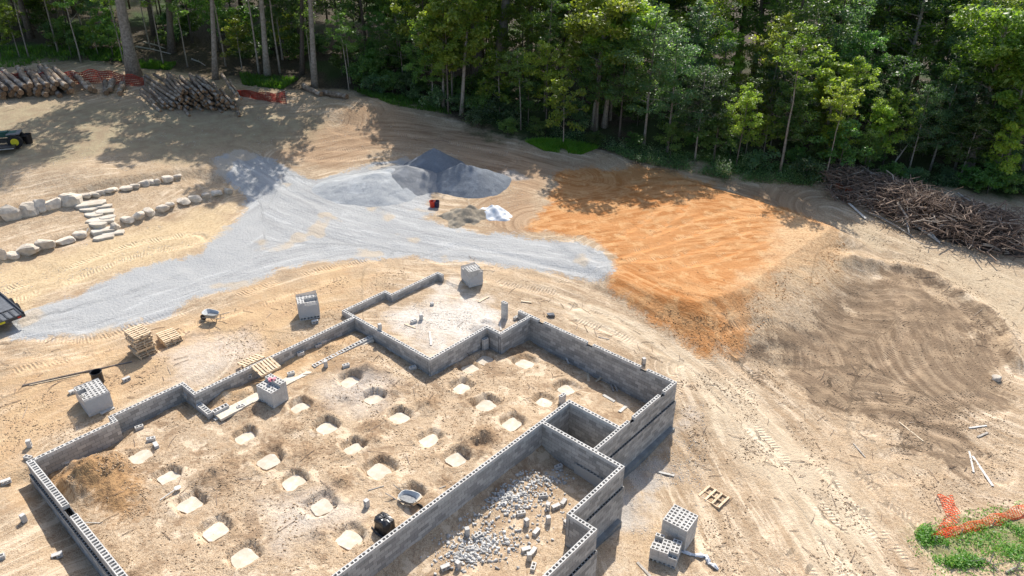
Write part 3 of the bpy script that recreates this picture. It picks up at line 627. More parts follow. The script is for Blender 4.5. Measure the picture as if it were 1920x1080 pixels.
# low one-course walls inside
def lowwall(label, pts, base_z, hw=.15):
    x0, y0 = uv(*pts[0]); t = thing('low_block_wall', label, 'wall', (x0, y0, base_z-.2), kind='thing')
    q = MB()
    for (u0, v0), (u1, v1) in zip(pts[:-1], pts[1:]):
        xa, ya = uv(u0, v0); xb, yb = uv(u1, v1); L = math.hypot(xb-xa, yb-ya); n = max(1, round(L/BL)); ang = math.atan2(yb-ya, xb-xa)
        for i in range(n):
            s = (i+.5)/n; o = obj('block', BLOCK12 if hw > .12 else BLOCK, t, (xa+(xb-xa)*s-x0, ya+(yb-ya)*s-y0, .2), (0, 0, ang)); o.scale = ((L/n-.008)/.398, 1, 1)
        q.box(((xa+xb)/2-x0, (ya+yb)/2-y0, .1), (L-.02, hw*2-.03, .196), ang)
    obj('lower_course', q.mesh('lower_course', COURSE, shade=True), t)
zb_ = -.78
p1 = xy2uv(*atz(362, 745, -.6)[:2]); p2 = xy2uv(*atz(402, 771, -.6)[:2]); p3 = xy2uv(*atz(423, 760, -.6)[:2])
lowwall('low stepped-down L-shaped block wall ending beside the pale strip footing', [(U2, V2+.15), (U2, p2[1]), ], zb_)
lowwall('short return of two hollow blocks at the end of the low wall', [(U2+.16, p2[1]-.02), (U2+1.0, p2[1]-.02)], zb_)
q1 = xy2uv(*atz(587, 686, -.62)[:2]); q2 = xy2uv(*atz(695, 631, -.62)[:2])
lowwall('low straight one-course block wall on the pale strip footing', [(q1[0], q2[1]), (U3-.12, q2[1])], zb_-.03)
ft = strip('strip_footing', [(U2+.2, q2[1]+.0), (U3-.2, q2[1]+.0)], .62, .14, 0, FOOT)
tag(obj('strip_footing', ft, None, (0, 0, -.80)), 'pale concrete strip footing running beside the low block wall', 'footing')
# column stubs of hollow blocks
def colstub(px, py, n, label, rot=ANG_V, m=None):
    x, y, z = at(px, py); t = thing('block_column', label, 'column', (x, y, z-.02), kind='thing')
    for i in range(n): obj('block', m or BLOCK, t, (random.uniform(-.006, .006), random.uniform(-.006, .006), i*.2), (0, 0, rot))
colstub(946, 597, 6, 'tall narrow grey block column standing by itself beside the dusty slab room')
colstub(910, 655, 4, 'block column standing against the inner wall near the footing holes', ANG_U)
colstub(1054, 756, 3, 'short block stub leaning on the corner of the square chamber', ANG_U)
q = MB(); 
# footing pads in their holes
PADM = []
for k in range(3):
    b = MB(); n = 18; V = []; 
    for zz, sc in ((.0, .94), (.10, 1.0), (.115, .97)):
        for i in range(n):
            a = 2*math.pi*i/n; c, s_ = math.cos(a), math.sin(a); r = (abs(c)**5 + abs(s_)**5)**(-.2)*.50*sc*(1+.05*math.sin(3*a+k*2)+.03*math.sin(5*a+k)); V.append((c*r, s_*r*.95, zz + (.004*math.sin(a*2+k) if zz > .1 else 0)))
    F = [(j*n+i, j*n+(i+1) % n, (j+1)*n+(i+1) % n, (j+1)*n+i) for j in range(2) for i in range(n)] + [tuple(2*n+i for i in range(n))]
    b.add(V, F); PADM.append(b.mesh('footing_pad', FOOT))
ORD = ['first', 'second', 'third', 'fourth', 'fifth', 'sixth', 'seventh', 'eighth', 'ninth', 'tenth', 'eleventh', 'twelfth', 'thirteenth', 'fourteenth', 'fifteenth', 'sixteenth']
ROWN = {1: 'row beside the dirt heap', 2: 'second row from dirt heap', 3: 'row ending at the wheelbarrow', 4: 'fourth row from dirt heap', 5: 'row of three', 6: 'pair in the sixth row', 7: 'last row by the dark wall'}
for rw, i, n, x, y, z0, u, v in PADW:
    xx, yy = uv(u+.10+random.uniform(-.06, .06), v-.03+random.uniform(-.06, .06)); o = obj('footing_pad', random.choice(PADM), None, (xx, yy, z0-.35), (0, 0, ANG_U + random.choice((0, 1.57, 3.14, 4.71)) + random.uniform(-.2, .2))); o.scale = (random.uniform(.82, 1.12), random.uniform(.82, 1.1), 1)
    tag(o, f'pale concrete pier pad, {ORD[i]} from far end, {ROWN[rw]}', 'footing pad', 'pier footing pads in the foundation floor')

# ------------------------------------------------------------------ loose blocks
def loose(px, py, label, rot=None, pose='flat', m=None, dz=0):
    x, y, z = at(px, py); rot = random.uniform(0, 6.28) if rot is None else R(rot)
    o = obj('concrete_block', m or BLOCK, None, (x, y, z-.012+dz), (0, 0, rot))
    if pose == 'end': o.rotation_euler = (0, R(90), rot); o.location.z = z + .19+dz
    if pose == 'side': o.rotation_euler = (R(90), 0, rot); o.location.z = z + .085+dz
    return tag(o, label, 'block', 'loose concrete blocks')
LOOSE = [(52,838,'loose block standing on end outside the corner of the far-left wall','end',20),(54,861,'loose block lying flat just outside the left wall corner','flat',-15),(12,903,'loose block on its side half out of the picture beside the left trench','side',35),
 (42,980,'single pale block standing on end outside the left wall','end',60),(108,1041,'loose block beside the edge of the left trench','side',30),(0,1048,'block cut by the edge of the picture below the left trench','flat',30),
 (126,870,'small pale block lying inside the left wall by the dirt heap','side',40),(262,804,'block lying flat near the jog of the inner left wall','flat',35),(284,826,'block lying flat above the first footing hole','flat',20),(297,836,'block tipped on its side touching another above the first footing hole','side',-50),
 (352,742,'pale block tucked against the inner corner of the jogged wall','side',-40),(452,765,'block lying on the strip footing end near the short wall return','flat',35),
 (466,706,'pale half-hidden block below the bridging pallets inside the wall','side',15),(541,668,'pale block standing on end on the dirt by the inner wall','end',30),(564,665,'block lying on the dirt strip, second from the bridging pallets','flat',30),(597,650,'nearer of two touching blocks on the dirt strip','flat',35),(606,643,'farther of two touching blocks on the dirt strip','flat',35),
 (546,703,'block resting at the end of the strip footing by the bridging pallets','flat',30),(608,688,'block standing on end by the end of the low straight wall','end',25),(649,688,'single block lying in the open dirt near the fourth footing row','flat',30),(774,692,'block lying close to the outer corner of the slab room wall','flat',30),
 (776,605,'lower of the paired blocks on the white dusty slab','flat',35),(787,600,'block standing on end of the pair on the white dusty slab','end',20),(810,572,'small block alone in the middle of the white dusty slab','flat',25),
 (968,598,'low block in the corner of the slab room by its end wall','flat',48),(1204,682,'block standing on end outside the long right wall','end',20),(685,952,'block lying between the footing rows and the wheelbarrow','end',50),
 (520,750,'block leaning on the foot of the half-unpacked block stack','end',45),(1230,1012,'pale block below the lower block stack','side',50),(716,612,'block standing on top of the slab room wall','end',30),
 (590,604,'block lying near the wrapped block stack by the gravel road','side',30),(236,712,'grey scrap block lying near the pale dusty patch','side',50),(137,735,'dusty block beside the far-left block stack','side',40)]
for px, py, lb, ps, rt in LOOSE: loose(px, py, lb, rt, ps, HALF if 'small' in lb else None)
bpy.data.objects.get('concrete_block')
for o in [o for o in COL.objects if o.get('label') == 'block standing on top of the slab room wall']: 
    x, y = uv(U3, -12.6); o.location = (x, y, .19)
# rubble room blocks
RB = [(1213,'')]
for px, py, lb, ps, rt in [(1040,950,'dark block in the upper part of the rubble, on its side','side',30),(1053,943,'block lying against another near the top of the rubble','side',60),(1018,932,'block tipped over at the bright end of the rubble','flat',10),(1026,958,'block resting on chips in the middle of the rubble','end',70),(1047,878,'block in the shaded corner of the rubble room','flat',30),
  (1024,981,'pale block right of the rubble spread, standing','end',15),(984,987,'block standing among the chips below the middle','end',40),(1002,998,'block pale on top near the rubble edge','side',55),(872,1003,'block standing at the near tip of the rubble','end',20),(896,1007,'block lying at the near edge of the chips','flat',40),
  (985,1030,'block tilted in the lower rubble by the right wall','side',20),(996,1035,'pale block touching a tilted one in the lower rubble','side',60),(988,1050,'block near the bottom of the rubble by the right wall','end',10),(1000,1066,'wide pale block at the bottom right of the rubble','flat',75),(833,1063,'block at the bottom left tip of the rubble','side',30),(856,1068,'second block at the bottom left tip of the rubble','end',50),(1058,990,'white block leaning on the inner foot of the right wall','end',40),(977,965,'block half buried in the middle of the chips','flat',15)]:
    loose(px, py, lb, rt, ps)

# ------------------------------------------------------------------ pallets
def pallet_parts(t, z=0, flip=False, L=1.2, W=1.0, ntop=7, m=WOOD, skip=(), nst=3):
    for i in range(nst): obj('stringer', STRINGER, t, (0, -W/2+.025+i*(W-.05)/(nst-1), z+.065))
    for i in range(ntop):
        if i in skip: continue
        obj('slat', SLAT, t, (-L/2+.05+i*(L-.1)/(ntop-1), random.uniform(-.006, .006), z+.129), (0, 0, random.uniform(-.012, .012)))
    for i in range(3): obj('slat', SLAT, t, (-L/2+.06+i*(L-.12)/2, 0, z+.009))
q = MB(); q.box((0,0,0), (1.2, .045, .092)); STRINGER = q.mesh('stringer', WOOD)
q = MB(); q.box((0,0,0), (.105, 1.0, .018)); SLAT = q.mesh('slat', WOOD)
def pallet(loc, rot, label, group=None, tilt=None, **kw):
    t = thing('pallet', label, 'pallet', loc, rot, group)
    if tilt: t.rotation_euler = (tilt[0], tilt[1], rot)
    pallet_parts(t, **kw); return t
x, y, _ = atz(265, 644, .2); z = ground(x, y); names = ['bottom', 'second', 'third', 'fourth', 'fifth', 'sixth', 'seventh', 'eighth', 'ninth', 'topmost']
for k in range(10): pallet((x+random.uniform(-.05, .05), y+random.uniform(-.05, .05), z+.0+k*.145), R(-43 + random.uniform(-4, 4)) + (R(90) if k == 3 else 0), f'{names[k]} pallet' + (' from the ground' if 0 < k < 9 else '') + ' in the tall pallet stack beside the gravel road', 'pallets in the tall stack', ntop=6)
x, y, _ = atz(316, 626, 0.1); z = ground(x, y); nm3 = ['bottom', 'middle', 'top']
for k in range(3): pallet((x+random.uniform(-.04, .04), y+random.uniform(-.04, .04), z+k*.145), R(-45 + random.uniform(-3, 3)), f'{nm3[k]} pallet of the low stack of three beside the tall stack', 'pallets in the low stack', ntop=6)
x, y, z = at(1338, 934); pallet((x, y, z), R(-44.7), 'single pallet lying flat on the tread-marked ground at the right', ntop=4)
x, y = uv(-6.6, V2+.66); pallet((x, y, -.07), ANG_U, 'pallet tipped from the wall top down onto the dirt inside, bridging the wall', None, tilt=(R(9), 0))
x, y = uv(-6.75, V2-.62); pallet((x, y, -.20), ANG_U, 'pallet leaning up to the outside of the wall at the bridging place', None, tilt=(R(-14), 0))

# ------------------------------------------------------------------ stacks of new blocks
def blockstack(loc, rot, layers, label, wrapped=0, nx=3, ny=5, gone=(), pal=True, tops=None, wraptop=None):
    t = thing('block_stack', label, 'block stack', loc, rot); z0 = .14 if pal else 0; z0 = 0
    for k in range(layers):
        for i in range(nx):
            for j in range(ny):
                inner = 0 < i < nx-1 and 0 < j < ny-1 and k < layers-2
                if inner or (k, i, j) in gone or (k > 0 and (k-1, i, j) in gone): continue
                o = obj('block', BLOCK, t, ((i-(nx-1)/2)*.404 + random.uniform(-.004, .004), (j-(ny-1)/2)*.2 + random.uniform(-.003, .003), z0+k*.197), (0, 0, random.choice((0, math.pi))))
                if k == 0: o.rotation_euler = (R(90), 0, 0); o.location.z = z0+.097; o.location.y += .097
    if wrapped:
        q = MB(); n = 40; W, D = nx*.404/2+.012, ny*.2/2+.012; V = []
        rows = 6; top = z0+layers*.197
        for r in range(rows):
            for i in range(n):
                s = i/n*4; e = int(s); f = s-e; c = [(-W,-D),(W,-D),(W,D),(-W,D)]; p0, p1 = c[e], c[(e+1) % 4]; px_, py_ = p0[0]+(p1[0]-p0[0])*f, p0[1]+(p1[1]-p0[1])*f
                tz = z0 + .20 + (top + wrapped - z0 - .20 + (wraptop[e]*(1-f)+wraptop[(e+1) % 4]*f if wraptop else 0))*r/(rows-1)
                g = .012*math.sin(i*1.7+r) + .01*random.random(); L = math.hypot(px_, py_); V.append((px_*(1+g/L), py_*(1+g/L), tz))
        F = [(r*n+i, r*n+(i+1) % n, (r+1)*n+(i+1) % n, (r+1)*n+i) for r in range(rows-1) for i in range(n)]
        q.add(V, F); obj('plastic_wrap', q.mesh('plastic_wrap', WRAP, smoothf=True), t)
    return t
def gpos(px, py, z): x, y, _ = atz(px, py, z); return (x, y, ground(x, y)-.01)
TOPG = lambda L: [(4, i, j) for i, j in L] + [(5, i, j) for i, j in L]
blockstack(gpos(175, 742, .0), R(-46), 5, 'plastic-wrapped stack of grey blocks near the jogged left wall', .03, nx=4, ny=6, gone=[(4,1,0),(4,1,1),(4,2,0),(3,2,0)], wraptop=(0,.08,.02,0))
blockstack(gpos(579, 584, .0), R(20), 6, 'plastic-wrapped stack of pale blocks between the gravel road and the wall', .03, gone=[(5,1,1),(5,2,1),(5,1,2),(5,2,2),(5,1,0),(5,2,0)], wraptop=(.0,-.02,.18,.1))
blockstack(gpos(885, 522, -.1), R(-60), 6, 'stack of blocks with loose torn wrap by the end of the slab room', -.35, gone=[(5,0,0),(5,0,1),(5,0,2),(5,0,3),(5,0,4),(5,2,4)], wraptop=(.25,-.25,.2,.3))
blockstack(gpos(512, 740, -.5), R(-35), 6, 'unwrapped dark block stack with a pink wrapper standing inside the wall', 0, gone=[(5,i,j) for i in range(3) for j in (0,1,2)])
blockstack(gpos(1274, 985, -2.4), R(-36.6), 7, 'taller of the two new block stacks outside the right-hand wall', .0, ny=6)
blockstack(gpos(1248, 1032, -2.8), R(-25), 4, 'lower broken-open block stack in front of the tall right-hand stack', 0, gone=[(3,0,3),(3,0,2),(3,1,4),(3,2,0)])
x, y, z = at(500, 738); q = MB()
for k in range(14): q.box((random.uniform(-.16, .16), random.uniform(-.12, .12), random.uniform(0, .10)), (.16, .1, .008), random.uniform(0, 6), tilt=Matrix.Rotation(random.uniform(-.7, .7), 3, 'X'))
g_ = gpos(512, 740, -.5); zt_ = g_[2]+6*.197; xs, ys, zs = atz(510, 714, zt_); xs, ys = xs*.5+g_[0]*.5, ys*.5+(g_[1]+.2)*.5; tag(obj('crumpled_wrapper', q.mesh('crumpled_wrapper', PINK), None, (xs, ys, zt_)), 'crumpled pink wrapper on top of the dark block stack', 'wrapper')
# ------------------------------------------------------------------ wheelbarrows
def wheelbarrow(px, py, rot, label):
    x, y, z = at(px, py); t = thing('wheelbarrow', label, 'wheelbarrow', (x, y, z), R(rot))
    # tray: flared open tub, long axis x, wheel at +x
    n = 24; V = []; prof = [(.30, .20, .32), (.36, .25, .38), (.47, .33, .60), (.49, .345, .615), (.465, .325, .60), (.35, .24, .40), (.27, .18, .36)]
    for a, b, h in prof:
        for i in range(n):
            th = 2*math.pi*i/n; c, s = math.cos(th), math.sin(th); r = (abs(c)**3.5 + abs(s)**3.5)**(-1/3.5); V.append((c*r*a + (.06 if h > .5 else 0), s*r*b*(1+.12*c), h + (.05*c if h > .5 else 0)))
    F = [(j*n+i, j*n+(i+1) % n, (j+1)*n+(i+1) % n, (j+1)*n+i) for j in range(len(prof)-1) for i in range(n)] + [tuple(range(n))[::-1]]
    q = MB(); q.add(V, F); tr = obj('tray', q.mesh('tray', TRAY, smoothf=True), t)
    q = MB(); q.add([(math.cos(2*math.pi*i/n)*.37+.02, math.sin(2*math.pi*i/n)*.25, .415+.012*math.sin(i*2.2)) for i in range(n)] + [(.02, 0, .43)], [(i, (i+1) % n, n) for i in range(n)])
    obj('mortar_residue', q.mesh('mortar_residue', TRAYMIX, smoothf=True), tr)
    for s in (-1, 1):
        q = MB(); q.tube([(-1.0, s*.30, .55), (-.4, s*.25, .36), (.35, s*.13, .27), (.66, s*.07, .2)], .021, 8); obj('handle', q.mesh('handle', GREYWOOD), t)
        q = MB(); q.tube([(-.42, s*.26, .36), (-.36, s*.25, .02), (-.22, s*.24, .0), (.0, s*.2, .30)], .016, 6); obj('leg', q.mesh('leg', STEELB), t)
    q = MB(); q.tube([(.62+.15*math.cos(a), 0, .2+.15*math.sin(a)) for a in np.linspace(0, 2*math.pi, 19)], .048, 8, cap=False); wh = obj('wheel', q.mesh('wheel', TYRE, smoothf=True), t)
    q = MB(); q.tube([(.62, -.03, .2), (.62, .03, .2)], .11, 12); obj('rim', q.mesh('rim', STEELB), wh)
wheelbarrow(400, 602, 170, 'grey wheelbarrow standing on open dirt between the pallets and the wrapped blocks')
wheelbarrow(766, 948, -28, 'pale wheelbarrow standing beside the long inner wall near a black bag')

# ------------------------------------------------------------------ boards, poles and tools lying about
def board(px1, py1, px2, py2, label, wd=.14, th=.035, m=PALEWOOD, name='plank', cat='plank', lift=0.0, group=None, h1=0, h2=0):
    a = Vector(at(px1, py1)); b = Vector(at(px2, py2)); a.z += h1; b.z += h2; d = b-a; L = d.length; q = MB(); c = (a+b)/2
    for k in range(1): q.box((0, 0, 0), (L, wd, th))
    q.v = [(x + (.006*math.sin(y*40) if abs(x) > L*.4 else 0), y + .01*math.sin(x*3), z) for x, y, z in q.v]
    o = obj(name, q.mesh(name, m), None, c + Vector((0, 0, th/2+.012+lift))); o.rotation_euler = d.to_track_quat('X', 'Z').to_euler(); return tag(o, label, cat, group)
P_ = [(759,608,779,616,'short board beside the paired blocks on the dusty slab',.12,PALEWOOD),(806,622,808,648,'pale board lying on brown soil in the near corner of the slab room',.12,BLEACH),(897,567,916,557,'dark-edged board at the open side of the slab room',.14,PALEWOOD),(977,565,997,568,'pale board on open ground beyond the tall block column',.14,PALEWOOD),(937,604,939,620,'small upright-lying board near the slab room jog',.11,BLEACH),(858,612,869,603,'thin stick on the white dust of the slab room',.05,GREYWOOD),
 (862,669,884,662,'board lying along the wall foot beside the footing holes',.17,PALEWOOD),(1060,668,1066,683,'first loose board under the long dark wall',.10,BLEACH),(1066,680,1074,684,'short offcut touching the first board under the long wall',.08,BLEACH),(1102,700,1103,716,'second board under the long wall, end-on',.16,PALEWOOD),(1117,716,1130,707,'board reaching into the shade of the long wall',.12,PALEWOOD),(1145,719,1150,735,'nearer of two parallel boards in the shade of the long wall',.11,GREYWOOD),(1152,719,1157,735,'farther of two parallel boards in the shade of the long wall',.11,GREYWOOD),(1131,741,1152,754,'thick board lying between the chamber and the long wall',.17,BLEACH),(1161,773,1174,763,'short pale board next to the square chamber',.18,BLEACH),
 (1233,885,1264,893,'white board on dusty ground right of the foundation corner',.13,BLEACH),(1122,632,1142,637,'brown stick on the ground outside the long wall',.07,GREYWOOD),(402,788,428,772,'pale board lying at the end of the low L-shaped wall',.22,BLEACH),(188,776,214,764,'folded pale sheet of board by the left wall',.28,BLEACH),
 (620,952,672,938,'long thin stick between the footing rows',.05,PALEWOOD),(690,920,720,912,'short stick beside the wheelbarrow legs',.05,GREYWOOD),(824,916,836,912,'splinter of wood by the long inner wall',.05,GREYWOOD),
 (1195,1055,1222,1085,'grey plank leaning away below the lower block stack',.12,GREYWOOD),(1686,792,1731,828,'thin pole lying across the dark mud',.07,PALEWOOD),(1816,803,1850,799,'white board lying level at the right of the mud',.10,BLEACH),(1832,820,1852,812,'dark short board just below the white one at the right',.12,GREYWOOD),(1817,847,1825,886,'narrow white board crossing near a longer one at the right',.09,BLEACH),(1823,856,1861,912,'long white board lying downhill at the right',.13,BLEACH),(1600,832,1622,858,'grey stick on the tread-marked slope',.06,GREYWOOD),
 (160,440,166,428,'small white stick leaning by the lower stone row',.07,BLEACH),(55,723,150,703,'long thin batten lying parallel to the steel strip',.05,PALEWOOD)]
for a, b, c, d, lb, wd, m in P_: board(a, b, c, d, lb, wd, .04 if wd > .08 else .025, m, 'plank' if wd > .075 else 'stick', 'plank' if wd > .075 else 'stick')
def strip_line(pxs, label, wd, m):
    pts = []
    for (x0, y0), (x1, y1) in zip(pxs[:-1], pxs[1:]):
        for k in range(6): pts.append(at(x0+(x1-x0)*k/6, y0+(y1-y0)*k/6))
    q = MB(); q.tube([(x, y, z+.04) for x, y, z in pts], wd, 6); return tag(obj('steel_strip', q.mesh('steel_strip', m), None), label, 'metal strip')
strip_line([(42,724),(130,704),(272,674)], 'long dark steel strip lying from the left block stack to the pallets', .04, RUST)
def shovel(p0, p1, label, blade):
    a = Vector(at(*p0)); b = Vector(at(*p1)); d = (b-a); L = d.length; t = thing('shovel', label, 'shovel', a, math.atan2(d.y, d.x))
    q = MB(); q.tube([(0, 0, .10), (L*.5, 0, .11), (L-.25, 0, .10)], .026, 8); obj('handle', q.mesh('handle', BLEACH), t)
    q = MB(); V = []; 
    for i, (xx, hw, zz) in enumerate([(L-.28, .04, .12), (L-.2, .14, .125), (L-.02, .135, .10), (L+.06, .04, .09)]): V += [(xx, -hw, zz+.02), (xx, 0, zz-.015), (xx, hw, zz+.02)]
    F = [(i*3+j, i*3+j+1, i*3+j+4, i*3+j+3) for i in range(3) for j in range(2)]
    q.add(V, F); o = obj('blade', q.mesh('blade', blade, smoothf=True), t); o.modifiers.new('thickness', 'SOLIDIFY').thickness = .006
shovel((161,983), (209,980), 'shovel with a pale handle lying by the left wall and dirt heap', TRAY)
shovel((301,941), (338,917), 'shovel lying beside the third footing hole of the heap row', BLEACH)
# rubbish bag, buckets, tub, pipe end
def lumpbag(name, loc, r, label, cat, m, seed, sx=1, sy_=1, sz=.8):
    bm = bpy.data.meshes.new(name); rr = random.Random(seed); V = []; n, k = 18, 10
    for j in range(k+1):
        ph = math.pi*j/k - math.pi/2
        for i in range(n):
            th = 2*math.pi*i/n; q_ = r*(1+.10*math.sin(3*th+seed+2*ph)+.08*math.sin(5*th-3*ph+seed)+rr.uniform(-.05, .05)); V.append((q_*math.cos(ph)**.7*math.cos(th)*sx, q_*math.cos(ph)**.7*math.sin(th)*sy_, max(-.98*r*sz, q_*math.sin(ph)*sz)+r*sz*.95))
    F = [(j*n+i, j*n+(i+1) % n, (j+1)*n+(i+1) % n, (j+1)*n+i) for j in range(k) for i in range(n)]
    b = MB(); b.add(V, F); o = obj(name, b.mesh(name, m, smoothf=True), None, loc); return tag(o, label, cat)
x, y, z = at(722, 992); t = thing('wrapped_machine', 'black plastic sheet bundled over a box-shaped load against the long wall', 'black bundle', (x, y, z), ANG_V); t.scale = (.82, .82, .85)
q = MB(); n = 20; V = []
for zz, a, b in ((0, .52, .40), (.35, .50, .38), (.62, .49, .38), (.74, .44, .32), (.80, .25, .18), (.79, .02, .02)):
    for i in range(n):
        th = 2*math.pi*i/n; c, s = math.cos(th), math.sin(th); r = (c**6+s**6)**(-1/6); g = 1+random.uniform(-.05, .05); V.append((c*r*a*g, s*r*b*g, zz+random.uniform(-.03, .03)))
q.add(V, [(j*n+i, j*n+(i+1) % n, (j+1)*n+(i+1) % n, (j+1)*n+i) for j in range(5) for i in range(n)]); obj('sheet', q.mesh('sheet', BLACKP), t)
q = MB(); q.tube([(-.55, -.42, .1), (-.2, -.5, .02), (.2, -.48, .05), (.6, -.4, .02)], .05, 7, wob=.3); obj('loose_tail', q.mesh('loose_tail', BLACKP), t)
def bucket(px, py, r, h, label, m, name='bucket', inside_m=STEELB, cat='bucket'):
    x, y, z = at(px, py); t = thing(name, label, cat, (x, y, z)); n = 24; prof = [(r*.84, 0), (r*.97, h*.93), (r*1.05, h*.94), (r*1.05, h), (r*.95, h), (r*.80, .03)]
    V = [(math.cos(2*math.pi*i/n)*a, math.sin(2*math.pi*i/n)*a, zz) for a, zz in prof for i in range(n)]
    F = [(j*n+i, j*n+(i+1) % n, (j+1)*n+(i+1) % n, (j+1)*n+i) for j in range(len(prof)-1) for i in range(n)] + [tuple(range(n))[::-1], tuple((len(prof)-1)*n+i for i in range(n))]
    q = MB(); q.add(V, F); obj('body', q.mesh('body', m, smoothf=False), t)
    q = MB(); q.tube([(r*1.06*math.cos(a), r*.3*math.sin(a)-r*.2, h*.85+.02*0 - r*.7*math.sin(a)*.5) for a in np.linspace(0, math.pi, 9)], .012, 5); obj('bail', q.mesh('bail', STEELB), t)
bucket(811, 388, .24, .52, 'red bucket standing by the gravel next to a dark blue one', RED)
bucket(819, 388, .24, .52, 'dark blue bucket standing by the gravel next to a red one', NAVY)
bucket(55, 268, .34, .78, 'black barrel standing beside the yellow-wheeled machine', BLACKP, 'barrel', BLACKP, 'barrel')
x, y, z = atz(184, 712, -.3); t = thing('drum', 'black open-mouthed drum behind the left wrapped block stack', 'drum', (x, y, ground(x, y)), 0); t.scale = (.78, .78, .8)
n = 28; prof = [(.36, 0), (.37, .4), (.385, .42), (.37, .44), (.37, .84), (.39, .87), (.36, .88), (.34, .86), (.335, .1)]; q = MB()
q.add([(math.cos(2*math.pi*i/n)*a, math.sin(2*math.pi*i/n)*a, zz) for a, zz in prof for i in range(n)], [(j*n+i, j*n+(i+1) % n, (j+1)*n+(i+1) % n, (j+1)*n+i) for j in range(len(prof)-1) for i in range(n)] + [tuple((len(prof)-1)*n+i for i in range(n))]); obj('body', q.mesh('body', BLACKP), t)
q = MB(); q.tube([(.385*math.cos(a), .385*math.sin(a), .875) for a in np.linspace(0, 2*math.pi, 25)], .016, 6, cap=False); obj('rim', q.mesh('rim', BLACKP), t)
# small earth and sheeting heaps by the gravel
def heap(name, px, py, h, rx, ry, rot, m, label, cat, seed=1, n=56, sharp=1.0, lobes=(), rough=.12):
    x, y, z = at(px, py); A = np.linspace(-1.15, 1.15, n); a, b = np.meshgrid(A, A, indexing='ij'); c, s = math.cos(R(rot)), math.sin(R(rot)); X = x + a*rx*c - b*ry*s; Y = y + a*rx*s + b*ry*c
    r = np.hypot(a, b)*(1+.10*np.sin(3*np.arctan2(b, a)+seed)); hh = h*(1-r**sharp)
    for la, lb_, lh, lr in lobes: hh = np.maximum(hh, lh*(1-np.hypot(a-la, b-lb_)/lr))
    nz = np.random.default_rng(seed); hh = hh + rough*h*(vnoise(X+50, Y+50, .8, seed)*.8 + vnoise(X, Y, .3, seed+1)*.5)
    Z = zlook(X, Y) + np.maximum(hh, -.12); Z = np.where(hh > -.1, Z, zlook(X, Y)-.15); i = np.arange(n*n).reshape(n, n)
    F = np.stack([i[:-1,:-1], i[1:,:-1], i[1:,1:], i[:-1,1:]], -1).reshape(-1, 4); V = np.stack([X, Y, Z], -1).reshape(-1, 3)
    keep = (hh.ravel()[F] > -.11*1).any(1); F = F[keep]
    o = obj(name, npmesh(name, V - np.array([x, y, z]), F, m, None, True), None, (x, y, z)); return tag(o, label, cat)
heap('gravel_pile', 706, 352, 1.25, 5.0, 3.2, 25, GRAV_L, 'long pale grey gravel heap spilling into the gravel road', 'gravel pile', 3, 70, 1.1, [(.3,.2,1.2,.8)], .1)
heap('gravel_pile', 764, 341, 1.5, 4.0, 2.9, 15, GRAV_M, 'mid grey gravel heap between the pale and the blue-grey heaps', 'gravel pile', 5, 70, 1.0, [], .07)
heap('gravel_pile', 812, 322, 1.6, 3.2, 2.8, 20, GRAV_B, 'dark blue-grey gravel heap farthest back', 'gravel pile', 7, 70, .95, [(.1,.2,1.9,.9)], .05)
heap('gravel_pile', 882, 345, 1.7, 3.6, 2.5, 10, GRAV_B, 'blue-grey gravel heap at the shaded right end of the heaps', 'gravel pile', 9, 70, .95, [(-.2,.1,1.8,.9)], .05)
heap('soil_pile', 872, 406, .75, 1.9, 1.5, 20, SOIL, 'small lumpy grey-brown soil heap by the crumpled white sheeting', 'soil pile', 11, 50, .9, [(.3,.3,.8,.5)], .5)
heap('white_sheeting', 928, 402, .42, 1.5, 1.0, -35, TARP, 'crumpled white plastic sheeting heaped beside the soil pile', 'plastic sheeting', 13, 44, 1.6, [(-.3,.2,.5,.5)], .95)
# torn wrap by the right-hand stacks
q = MB()
pts = [at(*p) for p in [(1278,1036),(1300,1042),(1325,1045),(1330,1058),(1346,1068)]]
for k in range(len(pts)-1):
    a, b = Vector(pts[k]), Vector(pts[k+1])
    for j in range(3): q.tube([a + Vector((random.uniform(-.06, .06), random.uniform(-.06, .06), .05)), (a+b)/2 + Vector((random.uniform(-.08, .08), random.uniform(-.08, .08), .09)), b + Vector((random.uniform(-.06, .06), random.uniform(-.06, .06), .04))], [.05, .07, .04], 5, wob=.4)
tag(obj('torn_wrap', q.mesh('torn_wrap', TARP), None), 'twisted strip of torn white plastic wrap on the ground by the right-hand stacks', 'plastic strip')

